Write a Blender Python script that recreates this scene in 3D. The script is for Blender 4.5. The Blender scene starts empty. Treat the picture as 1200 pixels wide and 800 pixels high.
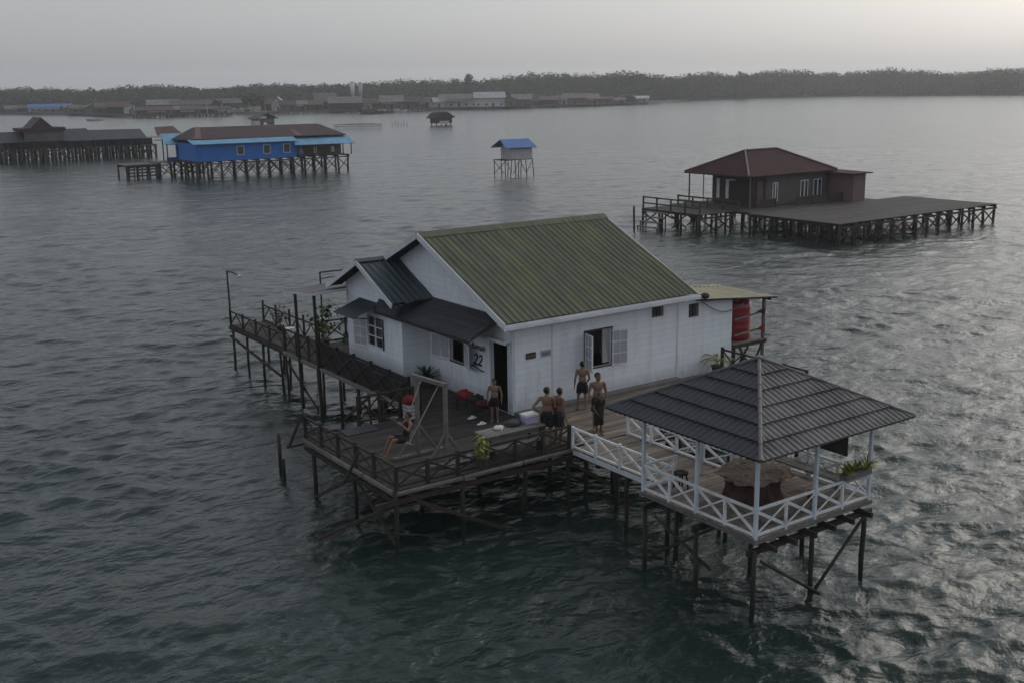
import bpy, bmesh, math, random
import numpy as np
from mathutils import Vector, Matrix, noise
random.seed(7)
R = math.radians
WATER = -1.70                       # main deck floor is z = 0
sc = bpy.context.scene
COL = sc.collection

# ------------------------------------------------------------------ materials
def nt(name):
    m = bpy.data.materials.new(name); m.use_nodes = True
    t = m.node_tree; b = t.nodes['Principled BSDF']
    return m, t, b
def N(t, typ, **kw):
    n = t.nodes.new(typ)
    for k, v in kw.items(): setattr(n, k, v)
    return n
def ramp(t, stops):
    r = N(t, 'ShaderNodeValToRGB'); e = r.color_ramp.elements
    e[0].position, e[0].color = stops[0][0], (*stops[0][1], 1)
    e[1].position, e[1].color = stops[-1][0], (*stops[-1][1], 1)
    for p, c in stops[1:-1]:
        x = e.new(p); x.color = (*c, 1)
    return r
def surf(name, col, rough=.7, var=.35, scale=3.0, island=.0, bump=.0, stretch=(1,1,1), dirt=None, dirt_amt=.5, metal=0.0, spec=.3, bscale=None, tide=False):
    """weathered surface: two noises vary the base colour; island = per-board variation; dirt = second colour in patches"""
    m, t, b = nt(name); L = t.links.new
    tc = N(t, 'ShaderNodeTexCoord'); mp = N(t, 'ShaderNodeMapping'); mp.inputs['Scale'].default_value = stretch
    L(tc.outputs['Object'], mp.inputs['Vector'])
    n1 = N(t, 'ShaderNodeTexNoise'); n1.inputs['Scale'].default_value = scale; n1.inputs['Detail'].default_value = 6; n1.inputs['Roughness'].default_value = .65
    L(mp.outputs[0], n1.inputs['Vector'])
    lo = tuple(c*(1-var) for c in col); hi = tuple(min(1, c*(1+var)) for c in col)
    r = ramp(t, [(.3, lo), (.7, hi)]); L(n1.outputs['Fac'], r.inputs['Fac'])
    out = r.outputs['Color']
    if island:
        g = N(t, 'ShaderNodeNewGeometry'); mr = N(t, 'ShaderNodeMapRange')
        mr.inputs['To Min'].default_value = 1-island; mr.inputs['To Max'].default_value = 1+island
        L(g.outputs['Random Per Island'], mr.inputs['Value'])
        mx = N(t, 'ShaderNodeMix', data_type='RGBA', blend_type='MULTIPLY'); mx.inputs[0].default_value = 1
        L(out, mx.inputs[6]); L(mr.outputs[0], mx.inputs[7]); out = mx.outputs[2]
    if dirt:
        n2 = N(t, 'ShaderNodeTexNoise'); n2.inputs['Scale'].default_value = scale*.45; n2.inputs['Detail'].default_value = 8; n2.inputs['Roughness'].default_value = .7
        L(mp.outputs[0], n2.inputs['Vector'])
        r2 = ramp(t, [(.5, (0,0,0)), (.72, (dirt_amt,)*3)]); L(n2.outputs['Fac'], r2.inputs['Fac'])
        mx = N(t, 'ShaderNodeMix', data_type='RGBA'); L(r2.outputs['Color'], mx.inputs[0]); L(out, mx.inputs[6]); mx.inputs[7].default_value = (*dirt, 1); out = mx.outputs[2]
    if tide:
        ps = N(t, 'ShaderNodeNewGeometry'); sz = N(t, 'ShaderNodeSeparateXYZ'); L(ps.outputs['Position'], sz.inputs[0])
        nn_ = N(t, 'ShaderNodeTexNoise'); nn_.inputs['Scale'].default_value = 5; L(ps.outputs['Position'], nn_.inputs['Vector'])
        ma = N(t, 'ShaderNodeMath', operation='MULTIPLY_ADD'); L(nn_.outputs['Fac'], ma.inputs[0]); ma.inputs[1].default_value = -.5; L(sz.outputs[2], ma.inputs[2])
        rr_ = N(t, 'ShaderNodeMapRange'); L(ma.outputs[0], rr_.inputs['Value']); rr_.inputs['From Min'].default_value = -1.62; rr_.inputs['From Max'].default_value = -1.15; rr_.inputs['To Min'].default_value = .9; rr_.inputs['To Max'].default_value = 0
        mx = N(t, 'ShaderNodeMix', data_type='RGBA'); L(rr_.outputs[0], mx.inputs[0]); L(out, mx.inputs[6]); mx.inputs[7].default_value = (.012,.015,.011,1); out = mx.outputs[2]
    L(out, b.inputs['Base Color'])
    b.inputs['Roughness'].default_value = rough; b.inputs['Metallic'].default_value = metal; b.inputs['Specular IOR Level'].default_value = spec
    if bump:
        n3 = N(t, 'ShaderNodeTexNoise'); n3.inputs['Scale'].default_value = bscale or scale*4; n3.inputs['Detail'].default_value = 5
        L(mp.outputs[0], n3.inputs['Vector'])
        bp = N(t, 'ShaderNodeBump'); bp.inputs['Strength'].default_value = bump; bp.inputs['Distance'].default_value = .02
        L(n3.outputs['Fac'], bp.inputs['Height']); L(bp.outputs[0], b.inputs['Normal'])
    return m
def siding(name, col, dirt):
    """white painted horizontal boards: shallow lap joints, butt joints, streaks of dirt"""
    m, t, b = nt(name); L = t.links.new
    tc = N(t, 'ShaderNodeTexCoord'); sx = N(t, 'ShaderNodeSeparateXYZ'); L(tc.outputs['Object'], sx.inputs[0])
    ad = N(t, 'ShaderNodeMath', operation='ADD'); L(sx.outputs[0], ad.inputs[0]); L(sx.outputs[1], ad.inputs[1])
    cx = N(t, 'ShaderNodeCombineXYZ'); L(ad.outputs[0], cx.inputs[0]); L(sx.outputs[2], cx.inputs[1])
    br = N(t, 'ShaderNodeTexBrick'); L(cx.outputs[0], br.inputs['Vector'])
    br.inputs['Scale'].default_value = 1; br.inputs['Brick Width'].default_value = 14; br.inputs['Row Height'].default_value = .19
    br.inputs['Mortar Size'].default_value = .008; br.inputs['Mortar Smooth'].default_value = .6; br.inputs['Bias'].default_value = 0
    br.inputs['Color1'].default_value = (*[c*.97 for c in col], 1); br.inputs['Color2'].default_value = (*[min(1,c*1.02) for c in col], 1)
    br.inputs['Mortar'].default_value = (*[c*.80 for c in col], 1)
    mp = N(t, 'ShaderNodeMapping'); mp.inputs['Scale'].default_value = (1.6, 1.6, .28); L(tc.outputs['Object'], mp.inputs[0])
    n = N(t, 'ShaderNodeTexNoise'); n.inputs['Scale'].default_value = 2.2; n.inputs['Detail'].default_value = 8; n.inputs['Roughness'].default_value = .72; L(mp.outputs[0], n.inputs['Vector'])
    r = ramp(t, [(.47, (0,0,0)), (.76, (.62,)*3)]); L(n.outputs['Fac'], r.inputs['Fac'])
    mx = N(t, 'ShaderNodeMix', data_type='RGBA'); L(r.outputs[0], mx.inputs[0]); L(br.outputs['Color'], mx.inputs[6]); mx.inputs[7].default_value = (*dirt, 1)
    # splash stain along the lowest boards
    mr = N(t, 'ShaderNodeMapRange'); mr.inputs['From Min'].default_value = .05; mr.inputs['From Max'].default_value = .55; mr.inputs['To Min'].default_value = 1; mr.inputs['To Max'].default_value = 0
    L(sx.outputs[2], mr.inputs['Value'])
    n4 = N(t, 'ShaderNodeTexNoise'); n4.inputs['Scale'].default_value = 4; n4.inputs['Detail'].default_value = 6; L(cx.outputs[0], n4.inputs['Vector'])
    mu = N(t, 'ShaderNodeMath', operation='MULTIPLY'); L(mr.outputs[0], mu.inputs[0]); L(n4.outputs['Fac'], mu.inputs[1])
    mx2 = N(t, 'ShaderNodeMix', data_type='RGBA'); L(mu.outputs[0], mx2.inputs[0]); L(mx.outputs[2], mx2.inputs[6]); mx2.inputs[7].default_value = (*[d*.62 for d in dirt], 1)
    L(mx2.outputs[2], b.inputs['Base Color']); b.inputs['Roughness'].default_value = .62; b.inputs['Specular IOR Level'].default_value = .3
    bp = N(t, 'ShaderNodeBump'); bp.inputs['Strength'].default_value = .5; bp.inputs['Distance'].default_value = .012; bp.invert = True
    L(br.outputs['Fac'], bp.inputs['Height']); L(bp.outputs[0], b.inputs['Normal'])
    return m
def water_mat():
    m, t, b = nt('water_surface'); L = t.links.new
    tc = N(t, 'ShaderNodeTexCoord')
    mp = N(t, 'ShaderNodeMapping'); mp.inputs['Rotation'].default_value = (0, 0, R(35)); mp.inputs['Scale'].default_value = (.78, 1.15, 1); L(tc.outputs['Object'], mp.inputs[0])
    last = None
    for sc_, dist, dis in ((13, .010, .15), (5.2, .026, .25), (2.0, .075, .3), (.75, .25, .3), (.26, .62, .3)):
        n1 = N(t, 'ShaderNodeTexNoise'); n1.inputs['Scale'].default_value = sc_; n1.inputs['Detail'].default_value = 4; n1.inputs['Roughness'].default_value = .55; n1.inputs['Distortion'].default_value = dis; L(mp.outputs[0], n1.inputs['Vector'])
        b1 = N(t, 'ShaderNodeBump'); b1.inputs['Strength'].default_value = WBUMP; b1.inputs['Distance'].default_value = dist; L(n1.outputs['Fac'], b1.inputs['Height'])
        if last: L(last.outputs[0], b1.inputs['Normal'])
        last = b1
    L(last.outputs[0], b.inputs['Normal'])
    n3 = N(t, 'ShaderNodeTexNoise'); n3.inputs['Scale'].default_value = .03; n3.inputs['Detail'].default_value = 4; L(tc.outputs['Object'], n3.inputs['Vector'])
    r = ramp(t, [(.35, (.013,.025,.024)), (.65, (.019,.034,.030))]); L(n3.outputs['Fac'], r.inputs['Fac']); L(r.outputs[0], b.inputs['Base Color'])
    b.inputs['Roughness'].default_value = .16; b.inputs['IOR'].default_value = 1.333
    return m
WBUMP = .80
M = {}
M['water'] = water_mat()
M['white_siding'] = siding('white_painted_siding', (.76,.80,.86), (.48,.49,.50))
M['white_paint'] = surf('white_paint', (.66,.68,.70), .55, .14, 4, .08, .15, dirt=(.30,.29,.27), dirt_amt=.6)
M['pale_blue_paint'] = surf('pale_blue_white_paint', (.54,.60,.66), .55, .12, 5, .08, .15, dirt=(.3,.31,.31), dirt_amt=.45)
M['green_metal'] = surf('mossy_green_roof_sheet', (.086,.094,.064), .75, .3, 2.0, 0, .2, stretch=(3,.4,.4), dirt=(.15,.158,.055), dirt_amt=.75)
M['teal_metal'] = surf('dark_teal_roof_sheet', (.022,.04,.046), .45, .25, 2.0, 0, .1, spec=.4)
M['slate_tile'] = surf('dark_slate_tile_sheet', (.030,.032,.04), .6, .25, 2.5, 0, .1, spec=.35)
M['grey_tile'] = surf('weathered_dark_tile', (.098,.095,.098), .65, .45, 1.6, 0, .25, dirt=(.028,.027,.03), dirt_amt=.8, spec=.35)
M['ridge_cap'] = surf('grey_ridge_cap', (.13,.13,.13), .6, .2, 3)
M['fascia'] = surf('white_fascia', (.6,.62,.66), .5, .1, 2, 0, .1, dirt=(.3,.3,.28), dirt_amt=.35)
M['dark_wood'] = surf('dark_wet_timber', (.036,.030,.026), .75, .4, 5, .3, .3, stretch=(1,1,.3))
M['pile_wood'] = surf('pile_timber', (.042,.037,.034), .8, .45, 4, .3, .4, stretch=(1,1,.35), dirt=(.02,.026,.02), dirt_amt=.8, tide=True)
M['rail_black'] = surf('blackened_rail_board', (.019,.017,.018), .8, .35, 4, .3, .3)
M['brown_wood'] = surf('brown_rail_timber', (.048,.036,.030), .7, .35, 5, .3, .3)
M['grey_wood'] = surf('weathered_grey_timber', (.15,.14,.132), .8, .3, 5, .25, .35, stretch=(.4,1,1), dirt=(.09,.08,.07), dirt_amt=.6)
M['deck_board'] = surf('deck_board_timber', (.165,.138,.115), .8, .35, 3, .32, .3, stretch=(.35,2.5,1), dirt=(.075,.065,.058), dirt_amt=.6)
M['pale_board'] = surf('pale_deck_board', (.27,.235,.20), .8, .3, 3, .25, .3, stretch=(2.5,.35,1), dirt=(.12,.105,.09), dirt_amt=.6)
M['dark_board'] = surf('dark_deck_board', (.042,.037,.036), .8, .35, 3, .35, .3, stretch=(.35,2.5,1), dirt=(.04,.036,.034), dirt_amt=.7)
M['metal_pole'] = surf('galvanised_pole', (.16,.16,.165), .5, .2, 6, metal=.3)
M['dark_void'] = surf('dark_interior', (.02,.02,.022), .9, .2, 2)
M['glass'] = surf('dark_window_glass', (.03,.035,.04), .08, .1, 1, spec=.5)
M['curtain'] = surf('pale_curtain', (.5,.5,.5), .9, .15, 6, stretch=(4,4,.4))
M['skin'] = surf('tan_skin', (.195,.118,.082), .55, .12, 6, spec=.35)
M['skin2'] = surf('brown_skin', (.155,.09,.064), .55, .12, 6, spec=.35)
M['eye'] = surf('dark_eye', (.02,.015,.012), .3, .05, 2)
M['lip'] = surf('lip', (.2,.09,.07), .5, .05, 2)
M['hair'] = surf('black_hair', (.014,.012,.011), .5, .3, 30, 0, .4)
M['black_cloth'] = surf('black_cloth', (.016,.015,.017), .85, .3, 8, 0, .2)
M['maroon_cloth'] = surf('maroon_cloth', (.055,.012,.016), .85, .3, 8, 0, .3)
M['navy_cloth'] = surf('navy_cloth', (.022,.024,.036), .85, .3, 8, 0, .2)
M['tower_white'] = surf('pale_tower_paint', (.62,.64,.64), .6, .1, .6)
M['red_cloth'] = surf('red_cloth', (.17,.016,.02), .8, .25, 6, 0, .3)
M['red_tank'] = surf('red_tank_plastic', (.23,.016,.022), .3, .12, 2, spec=.5)
M['lavender'] = surf('lavender_plastic', (.36,.35,.52), .5, .1, 4)
M['white_plastic'] = surf('white_plastic', (.6,.6,.58), .5, .1, 4)
M['leaf'] = surf('leaf_green', (.060,.085,.030), .6, .35, 3, .4)
M['leaf_yellow'] = surf('yellow_green_leaf', (.19,.22,.035), .6, .3, 3, .4)
M['leaf_lime'] = surf('lime_leaf', (.19,.22,.035), .6, .3, 3, .4)
M['leaf_dark'] = surf('dark_leaf', (.028,.045,.020), .6, .35, 3, .4)
M['pot'] = surf('plant_pot', (.05,.045,.042), .7, .2, 4)
M['forest'] = surf('mangrove_foliage', (.044,.060,.034), .9, .2, .05, .08, spec=.05)
M['bark'] = surf('bark', (.09,.08,.068), .85, .3, 3)
M['rope'] = surf('rope', (.3,.28,.25), .8, .2, 10)
M['teal_paint'] = surf('teal_lettering', (.012,.05,.06), .6, .1, 5)
M['brown_paint'] = surf('brown_lettering', (.10,.085,.06), .6, .2, 5)
M['stump_side'] = surf('dark_driftwood', (.055,.032,.024), .8, .5, 4, 0, .6, dirt=(.02,.016,.014), dirt_amt=.8)
M['stump_top'] = surf('pale_driftwood', (.27,.21,.165), .75, .4, 3, 0, .6, dirt=(.10,.062,.042), dirt_amt=.9)
M['maroon_roof'] = surf('maroon_roof_sheet', (.050,.024,.027), .85, .2, .8, spec=.1)
M['taupe_wall'] = surf('taupe_wall', (.105,.092,.09), .8, .15, 1.5)
M['mauve_wall'] = surf('mauve_wall', (.15,.095,.10), .8, .12, 1.5)
M['dark_brown_wall'] = surf('dark_brown_wall', (.04,.028,.03), .8, .2, 1.5)
M['blue_wall'] = surf('blue_wall', (.032,.15,.47), .7, .15, 1.2)
M['sky_blue_roof'] = surf('light_blue_roof', (.13,.29,.44), .6, .25, .8)
M['blue_roof'] = surf('strong_blue_roof', (.034,.12,.33), .5, .15, .8)
M['mid_blue_board'] = surf('blue_skirt_board', (.03,.06,.28), .7, .15, 1)
M['rust_roof'] = surf('rusty_roof_sheet', (.085,.052,.046), .7, .3, .6)
M['pale_wall'] = surf('pale_wall', (.42,.41,.42), .8, .12, 1)
M['slate_roof'] = surf('slate_grey_roof', (.045,.048,.057), .6, .2, .8)
M['roof_pale'] = surf('pale_zinc_roof', (.155,.15,.155), .6, .35, .5)
M['roof_grey'] = surf('grey_zinc_roof', (.105,.102,.108), .6, .35, .5)
M['roof_brown'] = surf('brown_zinc_roof', (.085,.066,.062), .6, .35, .5)
M['roof_white'] = surf('white_zinc_roof', (.34,.34,.36), .5, .25, .5)
M['roof_dark'] = surf('dark_roof', (.045,.04,.045), .6, .3, .5)
M['roof_tan'] = surf('tan_roof', (.13,.112,.09), .6, .3, .5)
M['brown_roof'] = surf('dark_brown_roof_sheet', (.052,.032,.034), .65, .3, .7)
M['thatch'] = surf('dark_thatch', (.035,.032,.03), .9, .4, 3, 0, .6)
M['hill'] = surf('hill_green', (.05,.07,.05), .9, .2, .01)
M['yellow_sheet'] = surf('mossy_flat_sheet', (.30,.285,.20), .7, .25, 1.2, dirt=(.36,.32,.17), dirt_amt=.5)

# ------------------------------------------------------------------ mesh builder
class MB:
    def __init__(s): s.v = []; s.f = []
    def add(s, vs, fs):
        o = len(s.v); s.v += [tuple(v) for v in vs]; s.f += [tuple(i+o for i in f) for f in fs]; return s
    def box(s, x0, x1, y0, y1, z0, z1):
        return s.add([(x0,y0,z0),(x1,y0,z0),(x1,y1,z0),(x0,y1,z0),(x0,y0,z1),(x1,y0,z1),(x1,y1,z1),(x0,y1,z1)],
                     [(0,3,2,1),(4,5,6,7),(0,1,5,4),(1,2,6,5),(2,3,7,6),(3,0,4,7)])
    def beam(s, p, q, w, h, up=(0,0,1), ch=.12):
        p, q = Vector(p), Vector(q); d = (q-p).normalized(); u = Vector(up)
        if abs(d.dot(u)) > .97: u = Vector((1,0,0)) if abs(d.x) < .9 else Vector((0,1,0))
        r = d.cross(u).normalized(); u = r.cross(d)
        c = min(w, h)*ch
        prof = [(w/2-c,-h/2),(w/2,-h/2+c),(w/2,h/2-c),(w/2-c,h/2),(-w/2+c,h/2),(-w/2,h/2-c),(-w/2,-h/2+c),(-w/2+c,-h/2)]
        vs = [p+r*a+u*b for a, b in prof]+[q+r*a+u*b for a, b in prof]; n = 8
        fs = [(i,(i+1)%n,n+(i+1)%n,n+i) for i in range(n)]+[tuple(range(n-1,-1,-1)), tuple(range(n,2*n))]
        return s.add(vs, fs)
    def cyl(s, p, q, r0, r1=None, n=10, wob=0):
        p, q = Vector(p), Vector(q); r1 = r0 if r1 is None else r1
        d = (q-p).normalized(); u = Vector((0,0,1)) if abs(d.z) < .95 else Vector((1,0,0))
        a = d.cross(u).normalized(); b = d.cross(a)
        segs = 1 if not wob else 5; vs = []; fs = []
        for k in range(segs+1):
            t = k/segs; c = p.lerp(q, t); r = r0+(r1-r0)*t
            if wob and 0 < k < segs: c = c+a*random.uniform(-wob, wob)+b*random.uniform(-wob, wob); r *= random.uniform(.9, 1.1)
            vs += [c+a*r*math.cos(2*math.pi*i/n)+b*r*math.sin(2*math.pi*i/n) for i in range(n)]
        for k in range(segs):
            fs += [(k*n+i, k*n+(i+1)%n, (k+1)*n+(i+1)%n, (k+1)*n+i) for i in range(n)]
        fs += [tuple(range(n-1,-1,-1)), tuple(range(segs*n, segs*n+n))]
        return s.add(vs, fs)
    def tube(s, pts, r, n=6):
        for a, b in zip(pts, pts[1:]): s.cyl(a, b, r, r, n)
        return s
    def ell(s, c, rad, mat=None, nu=14, nv=9):
        c = Vector(c); vs = []; fs = []
        for j in range(nv+1):
            th = math.pi*j/nv
            for i in range(nu):
                ph = 2*math.pi*i/nu
                v = Vector((rad[0]*math.sin(th)*math.cos(ph), rad[1]*math.sin(th)*math.sin(ph), rad[2]*math.cos(th)))
                vs.append(c+(mat @ v if mat else v))
        for j in range(nv):
            for i in range(nu):
                fs.append((j*nu+i, (j+1)*nu+i, (j+1)*nu+(i+1)%nu, j*nu+(i+1)%nu))
        return s.add(vs, fs)
    def tcone(s, p, r0, q, r1, n=12):
        s.cyl(p, q, r0, r1, n); s.ell(p, (r0,)*3, None, 10, 7); s.ell(q, (r1,)*3, None, 10, 7); return s
    def slab(s, quad, th):
        """quad: 4 points (counter-clockwise from above); thickness downwards along the normal"""
        q = [Vector(p) for p in quad]; n = (q[1]-q[0]).cross(q[-1]-q[0]).normalized(); k = len(q)
        vs = q+[p-n*th for p in q]
        return s.add(vs, [tuple(range(k)), tuple(range(2*k-1, k-1, -1))]+[(i, k+i, k+(i+1)%k, (i+1)%k) for i in range(k)])
    def prism(s, poly, axis, a, b):
        """2-D polygon extruded along x (poly=y,z), y (poly=x,z) or z (poly=x,y)"""
        def P(u, w, t): return {'x': (t,u,w), 'y': (u,t,w), 'z': (u,w,t)}[axis]
        k = len(poly); vs = [P(u, w, a) for u, w in poly]+[P(u, w, b) for u, w in poly]
        return s.add(vs, [tuple(range(k)), tuple(range(2*k-1, k-1, -1))]+[(i, (i+1)%k, k+(i+1)%k, k+i) for i in range(k)])
    def sheet(s, o, du, dv, nu, nv, fn, th=.012):
        """thin sheet: point(u,v) = o+du*u+dv*v (+normal*fn(u,v)), both skins"""
        o, du, dv = Vector(o), Vector(du), Vector(dv); n = du.cross(dv).normalized()
        if n.z < 0: n = -n
        top = []; 
        for j in range(nv+1):
            for i in range(nu+1):
                u, v = i/nu, j/nv; top.append(o+du*u+dv*v+n*fn(u, v))
        w = nu+1; k = len(top); bot = [p-n*th for p in top]; fs = []
        for j in range(nv):
            for i in range(nu):
                a = j*w+i; fs.append((a, a+1, a+w+1, a+w)); fs.append((k+a, k+a+w, k+a+w+1, k+a+1))
        rim = [i for i in range(w)]+[j*w+nu for j in range(1, nv+1)]+[nv*w+i for i in range(nu-1, -1, -1)]+[j*w for j in range(nv-1, 0, -1)]
        for i in range(len(rim)):
            a, b = rim[i], rim[(i+1) % len(rim)]; fs.append((a, k+a, k+b, b))
        return s.add(top+bot, fs)
    def build(s, name, mat, parent=None, label=None, smooth=False):
        me = bpy.data.meshes.new(name)
        off = Vector((0,0,0))
        if parent is not None: off = parent.get('_o', None) and Vector(parent['_o']) or Vector((0,0,0))
        me.from_pydata([Vector(v)-off for v in s.v], [], s.f)
        bm = bmesh.new(); bm.from_mesh(me); bmesh.ops.recalc_face_normals(bm, faces=bm.faces); bm.to_mesh(me); bm.free()
        for mm in (mat if isinstance(mat, (list, tuple)) else [mat]): me.materials.append(mm)
        if smooth:
            me.polygons.foreach_set('use_smooth', [True]*len(me.polygons))
        o = bpy.data.objects.new(name, me); COL.objects.link(o)
        if parent is not None:
            o.parent = parent; o['_o'] = list(off)
        if label: o['label'] = label
        return o
def thing(name, label, cat, loc, group=None):
    """an Empty at the thing's base; children are written in world coordinates and stored relative to it"""
    e = bpy.data.objects.new(name, None); e.location = loc; e.empty_display_size = .2; COL.objects.link(e)
    e['label'] = label; e['category'] = cat; e['_o'] = list(loc)
    if group: e['group'] = group
    return e
def solo(o, label, cat, group=None):
    o['label'] = label; o['category'] = cat
    if group: o['group'] = group
    return o
def j(a=.01): return random.uniform(-a, a)

# ------------------------------------------------------------------ generic builders
def piles(parent, pts, ztop, r=.065, zbot=WATER-1.1, mat='pile_wood', lean=.09):
    for x, y in pts:
        MB().cyl((x+j(lean), y+j(lean), zbot), (x, y, ztop), r*random.uniform(.9,1.15), r*random.uniform(.8,1), 9, .012).build('pile', M[mat], parent, None, True)
def boards(mb, x0, x1, y0, y1, ztop, along='x', w=.145, th=.035, gap=.008, seg=3.2):
    t = y0 if along == 'x' else x0; end = y1 if along == 'x' else x1
    while t < end-.02:
        ww = min(w, end-t); a = (x0 if along == 'x' else y0)-random.uniform(0, .03); lim = (x1 if along == 'x' else y1)+random.uniform(0, .03)
        first = True
        while a < lim-.01:
            b = min(lim, a+(random.uniform(.3, 1) if first else random.uniform(.85,1.1))*seg); first = False
            if lim-b < .25: b = lim
            z = ztop+j(.004)
            if along == 'x': mb.box(a+.002, b-.002, t+gap/2, t+ww-gap/2, z-th, z)
            else: mb.box(t+gap/2, t+ww-gap/2, a+.002, b-.002, z-th, z)
            a = b
        t += w
    return mb
def railing(name, label, p0, p1, bays, h, mat, cat='railing', style='x', post=.075, rail=.06, group=None, top_over=.06, low=.09, heavy=False, ends=(True, True), mid=True):
    p0, p1 = Vector(p0), Vector(p1); d = p1-p0; dn = d.normalized(); nrm = Vector((-dn.y, dn.x, 0)); Z = Vector((0,0,1))
    t = thing(name, label, cat, tuple(p0), group)
    P = [p0+d*(i/bays) for i in range(bays+1)]
    for i, p in enumerate(P):
        if (i == 0 and not ends[0]) or (i == bays and not ends[1]): continue
        tp = Vector((j(.012), j(.012), h+top_over+j(.03)))
        MB().beam(p-Z*.05, p+tp, post, post, (dn.x, dn.y, 0)).build('post', M[mat], t)
    for nm, z in (('top_rail', h), ('bottom_rail', low)):
        MB().beam(p0+Z*(z+j(.008)), p1+Z*(z+j(.008)), rail*.8, rail).build(nm, M[mat], t)
    for i in range(bays):
        a, b = P[i], P[i+1]
        if style == 'x':
            w1 = rail*(1.15 if heavy else .8); w2 = rail*(.6 if heavy else .75)
            MB().beam(a+Z*(h-.03)+nrm*.018, b+Z*(low+.02)+nrm*.018, .03, w1).build('brace', M[mat], t)
            MB().beam(a+Z*(low+.02)-nrm*.018, b+Z*(h-.03)-nrm*.018, .026, w2).build('brace', M[mat], t)
        elif style == 'v':
            c = (a+b)/2
            MB().beam(a+Z*(low+.01)+nrm*.012, c+Z*(h-.01)+nrm*.012, .03, rail*.8).build('brace', M[mat], t)
            MB().beam(c+Z*(h-.01)-nrm*.012, b+Z*(low+.01)-nrm*.012, .03, rail*.8).build('brace', M[mat], t)
        elif style == 'b':
            if h > .8:
                MB().beam(a+Z*(h-.03)+nrm*.06, b+Z*(low+.02)+nrm*.06, .03, .06).build('brace', M['dark_wood'], t); MB().beam(a+Z*(low+.02)+nrm*.092, b+Z*(h-.03)+nrm*.092, .03, .06).build('brace', M['dark_wood'], t)
            k = 4
            for q in range(k):
                z = low+.03+(h-low-.05)*(q+.5)/k
                MB().beam(a+Z*z+nrm*.03+Z*j(.012), b+Z*z+nrm*.03+Z*j(.012), .02, (h-low)/k*random.uniform(.84,.93)).build('board', M[mat], t)
    return t
def wall(mb, axis, c, u0, u1, z0, ztop, holes=(), th=.09, inward=1):
    """vertical wall in the plane axis=c. ztop: number or function(u). holes: (ua,ub,za,zb). inward: side the thickness grows to"""
    zt = ztop if callable(ztop) else (lambda u: ztop)
    us = sorted(set([u0, u1]+[h[0] for h in holes]+[h[1] for h in holes]+([(u0+u1)/2] if callable(ztop) else [])))
    def P(u, z, k):
        t = c+(th*inward if k else 0)
        return (t, u, z) if axis == 'x' else (u, t, z)
    for a, b in zip(us, us[1:]):
        m = (a+b)/2; hs = sorted([h for h in holes if h[0] < m < h[1]], key=lambda h: h[2])
        lo = z0; spans = []
        for h in hs: spans.append((lo, h[2], False)); lo = h[3]
        spans.append((lo, None, True))
        for s0, s1, last in spans:
            za, zb = (s0, s0); ta, tb = (zt(a), zt(b)) if last else (s1, s1)
            q = [(a, za), (b, zb), (b, tb), (a, ta)]
            vs = [P(u, z, 0) for u, z in q]+[P(u, z, 1) for u, z in q]
            mb.add(vs, [(0,1,2,3),(7,6,5,4),(0,4,5,1),(1,5,6,2),(2,6,7,3),(3,7,4,0)])
    return mb
def blades(mb, c, n, length, width, droop=.6, up=.6, spread=1.0, segs=5):
    c = Vector(c)
    for k in range(n):
        az = random.uniform(0, 2*math.pi); L = length*random.uniform(.6, 1.15); el = random.uniform(up*.5, up+.5)
        d = Vector((math.cos(az)*spread, math.sin(az)*spread, 0)); side = Vector((-math.sin(az), math.cos(az), 0))
        vs = []; 
        for i in range(segs+1):
            t = i/segs; w = width*random.uniform(.85,1.1)*math.sin(math.pi*(.12+.86*t))
            p = c+d*(L*t*math.cos(el)*.9)+Vector((0,0,1))*(L*(t*math.sin(el)-droop*t*t*.6))
            vs += [p-side*w/2-Vector((0,0,w*.15)), p+side*w/2-Vector((0,0,w*.15))]
        mb.add(vs, [(2*i, 2*i+1, 2*i+3, 2*i+2) for i in range(segs)])
    return mb
def fronds(mb, c, n, length, droop=.7, up=.8, leaf=.16):
    """palm fronds: rachis with paired leaflets"""
    c = Vector(c)
    for k in range(n):
        az = 2*math.pi*k/n+random.uniform(-.3,.3); L = length*random.uniform(.75,1.1); el = random.uniform(up*.7, up*1.2)
        d = Vector((math.cos(az), math.sin(az), 0)); side = Vector((-math.sin(az), math.cos(az), 0)); Z = Vector((0,0,1))
        prev = None
        for i in range(12):
            t = i/11; p = c+d*(L*t*math.cos(el))+Z*(L*(t*math.sin(el)-droop*t*t))
            if prev is not None: mb.cyl(prev, p, .008, .006, 4)
            prev = p
            if i > 2:
                for s in (-1, 1):
                    q = p+side*s*leaf*math.sin(math.pi*(.15+.8*t))+d*leaf*.5-Z*leaf*.45
                    mb.add([p-d*.015, p+d*.03, q], [(0,1,2)])
    return mb
def leaf_cloud(mb, c, rad, n, size, rng=random):
    c = Vector(c)
    for k in range(n):
        while True:
            v = Vector((rng.uniform(-1,1), rng.uniform(-1,1), rng.uniform(-1,1)))
            if .25 < v.length < 1: break
        p = c+Vector((v.x*rad[0], v.y*rad[1], v.z*rad[2]))
        nn = (v+Vector((rng.uniform(-.6,.6), rng.uniform(-.6,.6), rng.uniform(-.2,.9)))).normalized()
        a = nn.cross(Vector((rng.uniform(-1,1), rng.uniform(-1,1), .3))).normalized(); b = nn.cross(a)
        s = size*rng.uniform(.6,1.3)
        mb.add([p-a*s*.5-b*s*.35, p+a*s*.5-b*s*.3, p+a*s*.35+b*s*.4, p-a*s*.4+b*s*.35], [(0,1,2,3)])
    return mb
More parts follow.
